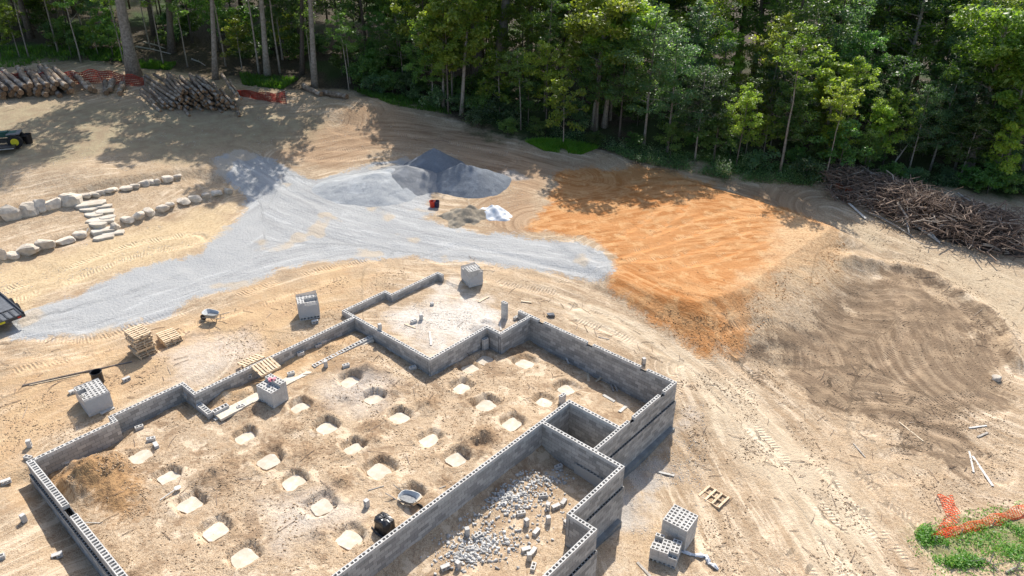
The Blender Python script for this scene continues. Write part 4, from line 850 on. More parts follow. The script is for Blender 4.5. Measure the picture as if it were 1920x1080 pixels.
# ------------------------------------------------------------------ rubble in the long room
def chipmesh():
    b = MB()
    return b
V = []; F = []; sh = []
RUB = [((1000,900),30,16,170),((960,935),45,22,460),((900,975),40,16,60),((900,1020),55,26,560),((1030,905),20,12,60),((870,1045),40,20,200),((1020,960),40,40,70),((960,1000),60,40,60),((1050,890),25,12,30)]
for (rpx, rpy), sx, sy_, n in RUB:
    for k in range(n):
        px, py = random.gauss(rpx, sx*.62), random.gauss(rpy, sy_*.62); x, y, z = at(px, py); u, v = xy2uv(x, y)
        if v < .4 or u > -.3 or (v > 4.4 and u > -3.8) or v > 5.7: continue
        s = random.choice((.02, .03, .035, .05, .06, .085)); m = Matrix.Rotation(random.uniform(0, 6.3), 3, Vector((random.random()-.5, random.random()-.5, random.random()-.5)).normalized()); i0 = len(V)
        d = (s*random.uniform(.6, 1.6), s*random.uniform(.5, 1.1), s*random.uniform(.25, .7))
        for p in ((-1,-1,-1),(1,-1,-1),(1,1,-1),(-1,1,-1),(-1,-1,1),(1,-1,1),(1,1,1),(-1,1,1)):
            w_ = m @ Vector((p[0]*d[0]*random.uniform(.6, 1), p[1]*d[1]*random.uniform(.6, 1), p[2]*d[2])); V.append((x+w_.x, y+w_.y, z+w_.z+d[2]*.6)); sh.append(0)
        c = random.random(); sh[-8:] = [c]*8
        F += [tuple(i0+i for i in f) for f in ((0,3,2,1),(4,5,6,7),(0,1,5,4),(1,2,6,5),(2,3,7,6),(3,0,4,7))]
def b_chip(t, b):
    t.links.new(mix(t, attr(t, 'shade').outputs['Fac'], (.36, .35, .33), (.60, .585, .555)), b.inputs['Base Color']); b.inputs['Roughness'].default_value = .95
CHIP = mat('broken_concrete', b_chip)
tag(obj('rubble', npmesh('rubble', V, F, CHIP, sh)), 'broken pale concrete chips strewn over the floor of the long room', 'rubble', kind='stuff')

# ------------------------------------------------------------------ boulders and stone steps
def boulder(loc, d, rot, seed, m, flat=False):
    rr = np.random.default_rng(seed); n, k = 12, 7; V = []
    planes = rr.normal(size=(9, 3)); planes /= np.linalg.norm(planes, axis=1)[:, None]; off = rr.uniform(.62, .98, 9)
    for j in range(k+1):
        ph = math.pi*j/k - math.pi/2
        for i in range(n):
            th = 2*math.pi*i/n; p = np.array([math.cos(ph)*math.cos(th), math.cos(ph)*math.sin(th), math.sin(ph)]); p = np.sign(p)*np.abs(p)**.62*1.0
            for a, o_ in zip(planes, off):
                e = p @ a - o_
                if e > 0: p = p - a*e
            p = p*(1+rr.uniform(-.03, .03)); V.append((p[0]*d[0]/2, p[1]*d[1]/2, p[2]*d[2]/2))
    F = [(j*n+i, j*n+(i+1) % n, (j+1)*n+(i+1) % n, (j+1)*n+i) for j in range(k) for i in range(n)]
    q = MB(); q.add(V, F); return q.mesh('boulder', m)
def rowstones(L, rowname, dl, seed):
    for i, (px, py, wpx, hpx) in enumerate(L):
        x, y, z = at(px, py+hpx*.35); dist = math.sqrt(x*x+y*y+(CAMH-z)**2); k = FPX/dist; W = wpx/k*1.0; Hh = max(.3, hpx/k*1.0)
        o = obj('boulder', boulder(None, (W*1.0, W*.72, Hh*1.15), 0, seed+i, STONE), None, (x, y+W*.25, z+Hh*.30), (0, 0, R(random.uniform(5, 25))))
        tag(o, f'{dl}, {ORD[i]} from the picture edge in the {rowname} stone row', 'boulder', f'boulders of the {rowname} stone row')
rowstones([(16,405,34,28),(50,398,34,22),(74,390,24,22),(98,387,28,20),(130,378,38,22),(158,369,22,10),(176,367,20,8),(188,363,18,8),(206,359,24,9),(234,355,22,9),(250,351,20,10),(268,346,20,11),(282,343,14,9),(294,342,14,10),(312,338,22,11),(331,333,16,8)], 'upper', 'grey weathered boulder', 100)
rowstones([(0,478,18,20),(22,482,20,12),(48,472,44,18),(82,462,32,17),(116,455,34,10),(146,443,24,10),(236,415,24,10),(256,408,24,14),(278,400,24,13),(304,392,26,12),(318,386,16,10),(341,380,26,10),(364,374,24,12),(386,369,16,11),(404,365,22,9),(427,360,16,10)], 'lower', 'tan fieldstone boulder', 140)
x, y, z = at(217, 430); tag(obj('boulder', boulder(None, (.75, .65, .65), 0, 171, STONE), None, (x, y, z+.2), (0, 0, .3)), 'squared grey boulder sitting on the flagstone steps', 'boulder')
def flag(px, py, W, D, rot, seed, label):
    rr = random.Random(seed); x, y, z = at(px, py); n = 9; pts = []
    for i in range(n):
        a = 2*math.pi*i/n; r = rr.uniform(.78, 1.08)*(abs(math.cos(a))**4+abs(math.sin(a))**4)**(-.25); pts.append((math.cos(a)*W/2*r, math.sin(a)*D/2*r))
    q = MB(); q.add([(a, b, -.15) for a, b in pts] + [(a, b, .11+rr.uniform(-.015, .015)) for a, b in pts] + [(a*.93, b*.93, .135) for a, b in pts], [(j*n+i, j*n+(i+1) % n, (j+1)*n+(i+1) % n, (j+1)*n+i) for j in range(2) for i in range(n)] + [tuple(2*n+i for i in range(n))])
    tag(obj('flagstone', q.mesh('flagstone', FLAG), None, (x, y, z), (0, 0, R(rot))), label, 'flagstone', 'flagstone steps between the stone rows')
for i, (px, py, W, D, r) in enumerate([(167,383,1.7,.9,15),(165,394,1.0,.5,-5),(195,388,.8,.5,10),(178,403,1.1,.8,20),(198,397,1.1,.7,5),(190,414,1.4,.8,15),(183,421,.9,.6,-10),(203,409,.9,.6,30),(193,432,1.3,.8,20),(213,438,1.2,.7,15),(196,446,1.0,.6,25)]):
    flag(px, py, W*1.4, D*1.35, r, i, f'pale flagstone step, {ORD[i]} one down from the upper stone row')
x, y, z = at(1868, 712); tag(obj('boulder', boulder(None, (.6, .5, .4), 0, 190, STONE), None, (x, y, z+.1)), 'single grey stone on the earth at the right edge of the mud', 'boulder')
x, y, z = at(1033, 593); tag(obj('boulder', boulder(None, (.6, .4, .3), 0, 191, simple('dark_stone', (.16, .17, .19), (.10, .105, .11), 5)), None, (x, y, z+.08)), 'small dark clump of rubble outside the slab room corner', 'rubble clump')

# ------------------------------------------------------------------ trailer and mower at the picture edge
x, y, z = at(2, 618); t = thing('flatbed_trailer', 'black steel flatbed trailer with a slatted ramp at the left edge', 'trailer', (x, y, z), R(-40))
def prt(name, m, f, parent=None):
    q = MB(); f(q); return obj(name, q.mesh(name, m), parent or t)
prt('deck', DECK, lambda q: q.box((-1.6, .2, .72), (4.2, 2.0, .06)))
prt('side_rail', STEELB, lambda q: q.box((-1.6, 1.24, .78), (4.3, .08, .16))); prt('side_rail', STEELB, lambda q: q.box((-1.6, -.84, .78), (4.3, .08, .16)))
prt('rear_beam', STEELB, lambda q: q.box((.56, .2, .66), (.1, 2.15, .2)))
prt('reflector_plate', YELLOW, lambda q: q.box((.618, -.2, .66), (.012, .8, .12)))
for k in range(6): prt('ramp_slat', STEELB, lambda q: q.box((.05-.0, -.6+k*.34, .775), (.95, .09, .03)))
prt('ramp_gap', STEELB, lambda q: q.box((-.48, .2, .775), (.08, 2.0, .05)))
for xx in (-1.1, -2.0):
    for s in (-.98, 1.38):
        wq = prt('wheel', TYRE, lambda q: q.tube([(xx, s-.11, .36), (xx, s+.11, .36)], .36, 20)); prt('rim', DECK, lambda q: q.tube([(xx, s-.118, .36), (xx, s+.118, .36)], .2, 14), wq)
    prt('fender', STEELB, lambda q: q.box((xx, -.98, .76), (.8, .26, .04)))
prt('tail_light', RED, lambda q: q.box((.62, .95, .66), (.02, .18, .09))); prt('axle', STEELB, lambda q: q.box((-1.5, .2, .4), (1.6, .12, .12)))
x, y, z = at(8, 276); t = thing('tractor', 'black and dark green machine with yellow wheel hub at the left edge', 'tractor', (x, y, z), R(20))
wq = prt('wheel', TYRE, lambda q: q.tube([(1.05, -.75, .55), (1.05, -.42, .55)], .55, 22)); prt('hub', YELLOW, lambda q: q.tube([(1.05, -.78, .55), (1.05, -.70, .55)], .30, 18), wq)
wq = prt('wheel', TYRE, lambda q: q.tube([(1.05, .42, .55), (1.05, .75, .55)], .55, 22)); prt('hub', YELLOW, lambda q: q.tube([(1.05, .70, .55), (1.05, .78, .55)], .30, 18), wq)
prt('mower_deck', STEELB, lambda q: q.box((-.2, -1.0, .3), (2.6, 1.0, .16))); prt('deck_edge', TRAY, lambda q: q.box((-.1, -1.52, .26), (2.3, .02, .07)))
prt('frame', STEELB, lambda q: (q.box((0, 0, .55), (2.6, .6, .22)), q.box((.9, 0, .75), (.7, .9, .3))))
prt('hood', TEAL, lambda q: (q.box((.3, .25, 1.0), (1.7, .7, .32)), q.box((.1, .25, 1.2), (.9, .5, .12))))
prt('fender', DECK, lambda q: q.box((1.0, .1, 1.12), (1.0, 1.3, .06)))
prt('seat', STEELB, lambda q: (q.box((-.4, 0, .9), (.5, .5, .14)), q.box((-.66, 0, 1.15), (.12, .5, .5))))
prt('steering_column', STEELB, lambda q: q.tube([(.1, 0, .9), (-.1, 0, 1.35)], .03, 8)); prt('roll_bar', STEELB, lambda q: q.tube([(-.9, -.5, .6), (-.95, -.5, 1.7), (-.95, .5, 1.7), (-.9, .5, .6)], .035, 8))
prt('rear_hitch', STEELB, lambda q: (q.box((1.65, .15, .75), (.5, .1, .1)), q.tube([(1.5, .3, .7), (2.0, .35, .9)], .04, 6)))
prt('number_plate', YELLOW, lambda q: q.box((-.6, -.6, .7), (.5, .04, .22)))

# ------------------------------------------------------------------ logs
def logmesh(L, r, seed, m=LOGBARK):
    rr = random.Random(seed); q = MB(); n = 6; pts = []; rad = []
    for i in range(n): s = i/(n-1); pts.append((L*(s-.5), rr.uniform(-.035, .035)*L*.5, rr.uniform(-.03, .03)*L*.4)); rad.append(r*(1.08-.2*s)*rr.uniform(.95, 1.05))
    q.tube(pts, rad, 10, 0, True, 1, wob=.05); return q.mesh('log', m, LOGEND, smoothf=False)
LOGS_T = [logmesh(4.2, .27, i) for i in range(5)]; LOGS_S = [logmesh(4.0, .155, 20+i) for i in range(6)]
def put_log(px0, py0, px1, py1, me, L, lift, label, group=None, r=.2, near=None):
    """far end and near end of a log lying on the ground, raised by lift"""
    a = Vector(at(px0, py0)); b = Vector(at(px1, py1)); d = b-a; LL = max(.8, d.length); c = (a+b)/2; o = obj('log', me, None, c + Vector((0, 0, lift + r)))
    o.rotation_euler = d.to_track_quat('X', 'Z').to_euler(); s = LL/L; o.scale = (s, 1, 1); return tag(o, label, 'log', group)
GL = 'thick logs heaped at the far left'; LAY = ['bottom', 'second', 'third', 'fourth', 'fifth', 'sixth', 'seventh', 'eighth']
for i in range(30):
    row = i // 10; k = i % 10; px = -8 + k*15.5 + row*6 + random.uniform(-3, 3); py = 188 - k*.9 + random.uniform(-3, 3)
    dx = random.uniform(18, 46); put_log(px-dx*1.05, py-30-random.uniform(0, 6), px, py, random.choice(LOGS_T), 4.2, row*.40+random.uniform(-.05, .12), f'thick log, {ORD[k]} from the left in the {LAY[row]} layer of the far-left heap', GL, .22)
for a in [((141,150),(172,182),'single thick log leaning out beyond the right end of the left log heap',.5),((165,160),(178,176),'short rotten log behind the leaning log',0),((200,158),(200,180),'short thick log lying end-on, first of two by the netting',.0),((213,158),(207,176),'bark-stripped log half hidden behind a short end-on log',.1),((232,162),(225,182),'short fat pale log lying end-on nearest the big tree',.05)]:
    put_log(*a[0], *a[1], random.choice(LOGS_T), 4.2, a[3], a[2], None, .25)
GS = 'slender poles stacked in the middle log pile'; LS = 'slender brown pole in the middle log pile'
for row in range(8):
    for k in range(13 - row):
        px = 316 + k*11 + row*5.5 + random.uniform(-3, 3); py = 208 + random.uniform(-4, 4); dx = random.uniform(20, 46)
        put_log(px-dx, py-30+random.uniform(-3, 3), px, py, random.choice(LOGS_S), 4.0, row*.26+random.uniform(-.03, .06), f'slender pole, {ORD[k]} from the left in the {LAY[row]} layer of the pole pile', GS, .12)
GF = 'poles fanned out at the left end of the middle log pile'
for i, (a, b) in enumerate([((264,176),(302,210)),((272,168),(310,206)),((278,170),(318,203)),((270,156),(322,196)),((284,160),(330,192)),((275,150),(325,186)),((290,150),(340,180)),((268,182),(296,208)),((300,155),(345,182)),((282,176),(312,206))]):
    put_log(*a, *b, LOGS_S[i % 6], 4.0, .10*(i % 4)+.04*i, f'askew pole, {ORD[i]} in the fan left of the pole pile', GF, .12)
put_log(336, 190, 356, 219, LOGS_S[0], 4.0, 0, 'pole lying by itself on the ground in front of the pole pile', None, .14); put_log(440, 195, 450, 220, LOGS_S[1], 4.0, 0, 'pole sticking forward at the right end of the pole pile', None, .14)
put_log(418, 158, 446, 200, LOGS_S[2], 4.0, .9, 'pale pole laid over the right end of the pole pile', None, .15); put_log(432, 165, 455, 200, LOGS_S[3], 4.0, .6, 'second pale pole laid over the right end of the pole pile', None, .15)
put_log(568, 165, 602, 182, LOGS_T[2], 4.2, .0, 'short dark weathered log at the edge of the wood, left of its pair', None, .25); put_log(608, 178, 652, 186, LOGS_T[3], 4.2, .0, 'pale lichen-grey log at the edge of the wood, right of its pair', None, .25)

# ------------------------------------------------------------------ netting fences
def netting(pts_px, heights, label, m, lean=0, stakes=True, cell=.09, flat=False):
    P = [Vector(at(*p)) for p in pts_px]; t = thing('barrier_netting', label, 'netting', P[0]); q = MB(); o0 = P[0]
    S_ = [0]
    for a, b in zip(P[:-1], P[1:]): S_.append(S_[-1] + (b-a).length)
    n = max(8, int(S_[-1]/.16)); rows = 6; V = []
    for i in range(n+1):
        s = S_[-1]*i/n; k = max(0, min(len(P)-2, int(np.searchsorted(S_, s, 'right'))-1)); f = (s-S_[k])/max(1e-6, S_[k+1]-S_[k]); p = P[k].lerp(P[k+1], f); h = heights[k]*(1-f)+heights[k+1]*f; d = (P[k+1]-P[k]).normalized(); nn = Vector((-d.y, d.x, 0))
        for j in range(rows+1):
            v = j/rows; 
            if flat: V.append(p - o0 + nn*(v-.5)*h + Vector((0, 0, .06 + .07*math.sin(i*.9+j*1.3) + .05*random.random())))
            else: V.append(p - o0 + Vector((0, 0, h*v*(1-.1*math.sin(i*.5)))) + nn*(lean*v + .06*math.sin(i*.7+v*4)))
    bar = .018
    for i in range(n+1):
        for j in range(rows+1):
            a = V[i*(rows+1)+j]
            for b in ([V[(i+1)*(rows+1)+j]] if i < n else []) + ([V[i*(rows+1)+j+1]] if j < rows else []):
                d = (b-a); w_ = Vector((0, 0, 1)) if abs(d.normalized().z) < .6 else Vector((1, .3, 0)); w_ = (w_ - d.normalized()*w_.dot(d.normalized())).normalized()*((.05 if abs(d.normalized().z) < .6 else .03)*(.5 if m is ORANGENET else 1)); q.add([a-w_, b-w_, b+w_, a+w_], [(0,1,2,3)])
    obj('net', q.mesh('net', m), t)
    if stakes:
        for p, h in zip(P, heights):
            q = MB(); q.tube([p-o0+Vector((0, 0, -.1)), p-o0+Vector((.02, .02, h+.15))], .025, 6); obj('stake', q.mesh('stake', GREYWOOD), t)
netting([(-20,160),(60,158),(130,158),(190,156),(235,160),(272,162)], [1.2,1.1,1.1,1.3,1.1,.9], 'dull red barrier netting strung behind the left log heap', PINKNET)
netting([(440,178),(470,184),(500,190),(538,195)], [.5,.7,.8,1.1], 'dull red barrier netting at the right end of the pole pile', PINKNET)
netting([(1770,932),(1786,965),(1778,985),(1755,1010)], [.7,.65,.55,.4], 'bright red netting heaped on the bare earth near the weeds', ORANGENET, 0, False, flat=True)
netting([(1752,1018),(1800,1005),(1860,988),(1930,965)], [.28,.3,.34,.4], 'orange netting fence trailing through the green weeds to the right edge', ORANGENET, .35)
# ------------------------------------------------------------------ trees
def leaves_np(centers, radii, counts, size, rng, flat=.65):
    """leaf faces spread through clumps; returns vertices, faces and a shade per vertex"""
    C = np.repeat(centers, counts, 0); Rr = np.repeat(radii, counts, 0); n = len(C)
    d = rng.normal(size=(n, 3)); d /= np.linalg.norm(d, axis=1)[:, None]; r = rng.random(n)**(.5)
    P = C + d*(r*Rr)[:, None]*np.array([1, 1, flat])
    nrm = rng.normal(size=(n, 3))*.55 + np.array([0, 0, .8]) + d*.35; nrm /= np.linalg.norm(nrm, axis=1)[:, None]
    t = np.cross(nrm, rng.normal(size=(n, 3))); t /= np.linalg.norm(t, axis=1)[:, None]; b = np.cross(nrm, t)
    s = size*rng.uniform(.45, 1.5, n)[:, None]; L = t*s; W = b*s*.55
    V = np.stack([P - L, P + W - nrm*s*.12, P + L, P - W - nrm*s*.12], 1).reshape(-1, 3); F = np.arange(4*n).reshape(n, 4)
    clump = np.repeat(rng.random(len(centers)), counts); sh = np.clip(.55*clump + .45*rng.random(n), 0, 1)
    return V, F, np.repeat(sh, 4)
def branchy(h, r0, crown0, spread, nb, seed, lean=(0, 0), top=.12, fork=0, droop=.0, sub=3):
    """trunk with limbs; returns tube builder and the tips where foliage sits"""
    rr = random.Random(seed); q = MB(); n = 9; pts = []; rad = []; wx = wy = 0
    for i in range(n):
        s = i/(n-1); wx += rr.uniform(-.012, .012)*h; wy += rr.uniform(-.012, .012)*h
        pts.append(Vector((lean[0]*h*s + wx*s, lean[1]*h*s + wy*s, h*s - .25*(i == 0)))); rad.append(r0*(1-.85*s**.9)*(1.35 if i == 0 else 1.0) + .012)
    q.tube(pts, rad, 9, wob=.06); tips = []
    def pt(s): 
        f = s*(n-1); i = min(n-2, int(f)); return pts[i].lerp(pts[i+1], f-i), rad[i]*(1-(f-i)) + rad[i+1]*(f-i)
    for k in range(nb):
        s = crown0 + (1-crown0)*((k+.5)/nb)**.9*.97; p, r = pt(s); a = k*2.4 + rr.uniform(-.5, .5); prof = math.sin(math.pi*min(1, .18+.82*(s-crown0)/(1-crown0)))**.7; L = spread*prof*rr.uniform(.65, 1.2) + .3
        up = rr.uniform(.15, .65) - droop; d = Vector((math.cos(a), math.sin(a), up)).normalized(); p1 = p + d*L*.5 + Vector((0, 0, rr.uniform(-.1, .15)*L)); p2 = p1 + (d + Vector((rr.uniform(-.4, .4), rr.uniform(-.4, .4), rr.uniform(-.2, .25)))).normalized()*L*.5
        q.tube([p, p1, p2], [max(.014, r*.42), max(.011, r*.25), .010], 5, cap=False); tips += [(p2, L), (p1, L*.8)]
        for j in range(sub):
            e = p.lerp(p2, rr.uniform(.35, .95)); f = e + Vector((rr.uniform(-1, 1), rr.uniform(-1, 1), rr.uniform(-.35, .45)))*L*.42; q.tube([e, f], [max(.009, r*.14), .006], 4, cap=False); tips.append((f, L*.75))
    tips.append((pts[-1], spread*.5)); return q, tips
def tree_proto(h, r0, crown0, spread, nb, nleaf, lsize, seed, leaf, bark, crad=.36, **kw):
    q, tips = branchy(h, r0, crown0, spread, nb, seed, **kw); rng = np.random.default_rng(seed)
    C = np.array([tuple(p) for p, _ in tips]); Rr = np.array([max(.35, l*crad)*rng.uniform(.7, 1.25) for _, l in tips]); keep = rng.random(len(C)) < .88; C, Rr = C[keep], Rr[keep]
    wgt = Rr**1.8; cnt = np.maximum(6, (nleaf*wgt/wgt.sum())).astype(int); V, F, sh = leaves_np(C, Rr, cnt, lsize, rng)
    return q.mesh('trunk', bark, smoothf=True), npmesh('crown', V, F, leaf, sh)
PROTO = {
 'tall1': tree_proto(22, .30, .26, 4.6, 28, 8500, .165, 301, LEAF_A, BARK, .29, sub=4), 'tall2': tree_proto(25, .36, .30, 5.0, 30, 8500, .17, 302, LEAF_B, PALEBARK, .29, sub=4), 'tall3': tree_proto(19, .24, .22, 4.0, 28, 9000, .155, 303, LEAF_C, BARK, .29, sub=4),
 'mid1': tree_proto(11, .11, .27, 2.6, 26, 9500, .098, 311, LEAF_A, BARK, .27, sub=5), 'mid2': tree_proto(9, .09, .30, 2.3, 22, 7800, .094, 312, LEAF_B, BARK, .27, sub=5), 'mid3': tree_proto(12.5, .13, .25, 2.9, 28, 10500, .102, 313, LEAF_C, PALEBARK, .27, sub=5), 'mid4': tree_proto(8, .08, .26, 2.1, 22, 7500, .094, 314, LEAF_A, PALEBARK, .27, sub=5),
 'pole1': tree_proto(12, .085, .58, 1.7, 16, 3000, .11, 341, LEAF_B, PALEBARK, .27, sub=5), 'pole2': tree_proto(10, .07, .5, 1.5, 14, 2600, .105, 342, LEAF_A, PALEBARK, .27, sub=5),
 'sap1': tree_proto(5.5, .05, .25, 1.5, 14, 2600, .115, 321, LEAF_B, PALEBARK, .27, sub=5), 'sap2': tree_proto(4.2, .04, .2, 1.3, 12, 2400, .11, 322, LEAF_A, BARK, .36),
 'shrub1': tree_proto(2.2, .03, .1, 1.2, 12, 2200, .10, 331, LEAF_A, BARK, .42), 'shrub2': tree_proto(1.6, .03, .08, 1.0, 10, 1800, .095, 332, LEAF_C, BARK, .45)}
def plant(kind, x, y, label, cat='tree', group=None, name='tree', sc=1, rz=None, lean=(0, 0)):
    t = thing(name, label, cat, (x, y, ground(x, y)-.05), random.uniform(0, 6.28) if rz is None else rz, group); t.scale = (sc, sc, sc*random.uniform(.92, 1.08))
    t.rotation_euler.x, t.rotation_euler.y = lean
    obj('trunk', PROTO[kind][0], t); obj('crown', PROTO[kind][1], t); return t
# trees one can single out: foot and a second point higher on the trunk (photo pixels), width there, height
def special(px0, py0, px1, py1, wpx, h, label, leaf, bark, seed, crown0=.5, spread=4, nb=18, nl=7000, ls=.19, fork=False):
    x, y, z = at(px0, py0); d0 = math.sqrt(x*x+y*y+(CAMH-z)**2); r = wpx/(FPX/d0)/2
    # trunk leans in the plane across the line of sight
    dz = (py0-py1)/(FPX/d0)/.97; ray1 = ray(px1, py1); tt = y/ray1[1]; xt = ray1[0]*tt; zt = CAMH + ray1[2]*tt; lx = (xt-x)/max(1, zt-z)
    q, tips = branchy(h, r*1.05, crown0, spread, nb, seed, (lx, 0)); rng = np.random.default_rng(seed)
    C = np.array([tuple(p) for p, _ in tips]); Rr = np.array([max(.4, l*.36)*rng.uniform(.7, 1.25) for _, l in tips]); wg = Rr**1.8; V, F, sh = leaves_np(C, Rr, np.maximum(6, nl*wg/wg.sum()).astype(int), ls, rng)
    t = thing('tree', label, 'tree', (x, y, z-.05)); obj('trunk', q.mesh('trunk', bark, smoothf=True), t); obj('crown', npmesh('crown', V, F, leaf, sh), t)
SP = [(252,143,222,0,19,24,'big leaning pale tree with a dark split down its trunk behind the logs',LEAF_B,PALEBARK,401,.55,4.5),(404,148,396,0,9,20,'slim straight tree behind the right end of the pole pile',LEAF_B,PALEBARK,402,.42,3.2),(502,142,487,0,10,20,'slightly tilted tree right of the pole pile',LEAF_A,PALEBARK,403,.5,3.5),(590,163,586,0,10,21,'straight grey tree above the pair of single logs',LEAF_B,PALEBARK,404,.4,3.6),(322,98,315,0,11,20,'dark tree set back in the wood behind the big leaning tree',LEAF_A,BARK,405,.5,3.6),(566,138,566,40,8,18,'dim trunk just left of the straight grey tree',LEAF_C,BARK,415,.45,3),
 (897,165,892,0,22,19,'thick dark trunk, left one of the twin big trees in the middle',LEAF_C,BARK,406,.5,4.5),(928,160,948,0,22,19,'thick brown trunk leaning right, right one of the twin big trees',LEAF_A,PALEBARK,407,.5,4.8),(865,214,872,60,7,14,'thin tall pole tree at the edge of the clearing before the twin trunks',LEAF_B,PALEBARK,408,.35,2.4),(831,202,830,90,5,11,'very thin sapling with reddish leaves left of the pole tree',LEAF_B,PALEBARK,409,.3,2),
 (1114,242,1130,90,11,14,'left stem of the tan forked tree above the grass patch',LEAF_B,PALEBARK,410,.42,3.4),(1132,238,1152,90,9,13,'right stem of the tan forked tree above the grass patch',LEAF_B,PALEBARK,411,.42,3.2),(1692,215,1728,0,15,18,'tall pale tree leaning right in the dense right-hand wood',LEAF_C,PALEBARK,412,.52,4.2),(1816,325,1882,20,12,15,'pale bare-stemmed tree leaning right behind the brush pile',LEAF_B,PALEBARK,413,.5,3.6),(1538,300,1560,200,6,9,'thin leaning sapling with a bright leafy top at the right',LEAF_B,PALEBARK,414,.55,2.0),(1878,352,1912,180,6,15,'slender tree near the right edge behind the brush pile',LEAF_B,PALEBARK,416,.35,2.6),(1045,155,1056,75,7,18,'thin grey trunk right of the twin big trees',LEAF_C,PALEBARK,417,.45,3),(1385,120,1402,0,10,18,'dark forked trunk high in the wood right of the tan forked tree',LEAF_A,BARK,418,.45,3.6),(1240,150,1252,60,8,18,'greyish trunk with yellow-green leaves right of the tan forked tree',LEAF_B,PALEBARK,419,.4,3.2)]
for a in SP: special(*a[:6], a[6], a[7], a[8], a[9], a[10], a[11])
rt = random.Random(99); placed = []
def edge_y(x): return float(np.interp(x, ex, ey))
def free(x, y, d):
    if any((x-a)**2+(y-b)**2 < d*d for a, b in placed): return False
    placed.append((x, y)); return True
LBT = {'tall1': 'tall dark-barked tree in the wood', 'tall2': 'tall pale-barked tree in the wood', 'tall3': 'medium-tall dark tree in the wood',
 'mid1': 'mid green bushy tree in the wood', 'mid2': 'yellow-green bushy tree in the wood', 'mid3': 'deep green dense tree in the wood', 'mid4': 'small leafy pale-stemmed tree in the wood', 'pole1': 'thin pale pole tree in the wood', 'pole2': 'thin grey pole tree in the wood', 'sap1': 'yellow-green sapling at the edge of the wood', 'sap2': 'green sapling at the edge of the wood', 'shrub1': 'green shrub at the edge of the wood', 'shrub2': 'dark shrub at the edge of the wood'}
FOREST = []
CORR = []
for a in SP:
    if a[4] >= 7: x_, y_, _ = at(a[0]*.6+a[2]*.4, a[1]); CORR.append((x_, y_, 1.2 if a[4] > 12 else .8))
LIM = [at(*p)[:2] for p in [(0,300),(300,310),(560,270),(640,215),(720,225),(850,300),(960,335),(1030,360),(1200,380),(1330,370),(1450,385),(1560,385),(1700,385),(1900,420)]]
def shade_lim(x): return float(np.interp(x, [p[0] for p in LIM], [p[1] for p in LIM]))
def scatter(n, kinds, x0, x1, d0, d1, dist, grp, sc=(.85, 1.2), name='tree', cat='tree', dens=None):
    c = 0; tries = 0
    while c < n and tries < n*40:
        tries += 1; x = rt.uniform(x0, x1); dd = d0 + (d1-d0)*rt.random()**1.3; y = edge_y(x) + dd
        if abs(x) > y*.73 + 12: continue
        if cat == 'tree' and any(y < y0-1 and abs(x - x0*y/y0) < wd for x0, y0, wd in CORR): continue
        if dens and rt.random() > dens(x, dd): continue
        if not free(x, y, dist): continue
        kd = rt.choice(kinds); q_ = rt.uniform(*sc)
        if 'tall' in kd and x > -14: q_ *= .62 if dd < 8 else (.82 if dd < 20 else 1)
        h0 = {'tall1': 22, 'tall2': 25, 'tall3': 19, 'mid1': 11, 'mid2': 9, 'mid3': 12.5, 'mid4': 8}.get(kd)
        if h0: q_ = min(q_, max(.45, (y - shade_lim(x))*1.1/h0))
        FOREST.append(plant(kd, x, y, LBT[kd], cat, grp, name, q_)); c += 1
def dens_l(x, d):   # the left part of the wood is open near its edge
    if x < -14: return .12 if d < 5 else (.75 if d < 10 else 1)
    return 1
scatter(38, ['tall1', 'tall2', 'tall3'], -85, 85, 3.0, 45, 3.6, 'tall trees of the wood', (.8, 1.1), dens=lambda x, d: .35 if (x < -12 and d < 8) else 1)
scatter(38, ['tall1', 'tall2', 'tall3'], -16, 92, 13, 32, 2.8, 'tall trees of the wood', (.9, 1.15))
scatter(92, ['mid1', 'mid2', 'mid3', 'mid4'], -16, 80, 1.2, 28, 2.2, 'understorey trees of the wood', (.8, 1.3), dens=dens_l)
scatter(66, ['mid1', 'mid2', 'mid3', 'mid4'], -85, -14, 6, 32, 2.2, 'understorey trees of the wood', (.85, 1.3), dens=dens_l)
scatter(38, ['pole1', 'pole2'], -60, 70, .3, 9, 1.3, 'pole trees of the wood', (.7, 1.2))
scatter(26, ['shrub1', 'shrub2'], -60, -14, 4, 16, 1.2, 'shrubs of the wood', (.7, 1.4), 'shrub', 'shrub')
scatter(46, ['sap1', 'sap2'], -70, 70, .3, 14, 1.2, 'saplings of the wood', (.7, 1.2), 'sapling', 'sapling', dens=lambda x, d: .5 if x < -12 else 1)
scatter(80, ['shrub1', 'shrub2'], -16, 70, .2, 9, .9, 'shrubs of the wood', (.6, 1.2), 'shrub', 'shrub')

# tell the trees of the wood apart by kind, place and order from the left
def zone(x, y):
    px = 960 + FPX*x/(y*math.cos(PITCH)+10)
    return ['behind the far-left log heap', 'behind the pole pile', 'behind the gravel heaps', 'above the orange fill', 'left of the brush pile', 'behind the brush pile'][int(np.searchsorted([270, 560, 1000, 1330, 1580], px))]
SHORT = {'trunk.tall': 0}; byl = {}
for t in FOREST:
    x, y, _ = t.location; dd = y - edge_y(x); k = t['label'].split(' in the')[0].split(' at the')[0]
    byl.setdefault((k + ' ' + zone(x, y), 'at the wood edge' if dd < 5 else ('set back' if dd < 14 else 'deep in the wood')), []).append(t)
for (k, d), L in byl.items():
    L.sort(key=lambda t: t.location.x/t.location.y)
    for i, t in enumerate(L): t['label'] = f'{k}, {d}' + (f', {ORD[i]} from left' if len(L) > 1 and i < 16 else (f', number {i+1} from left' if len(L) > 1 else ''))
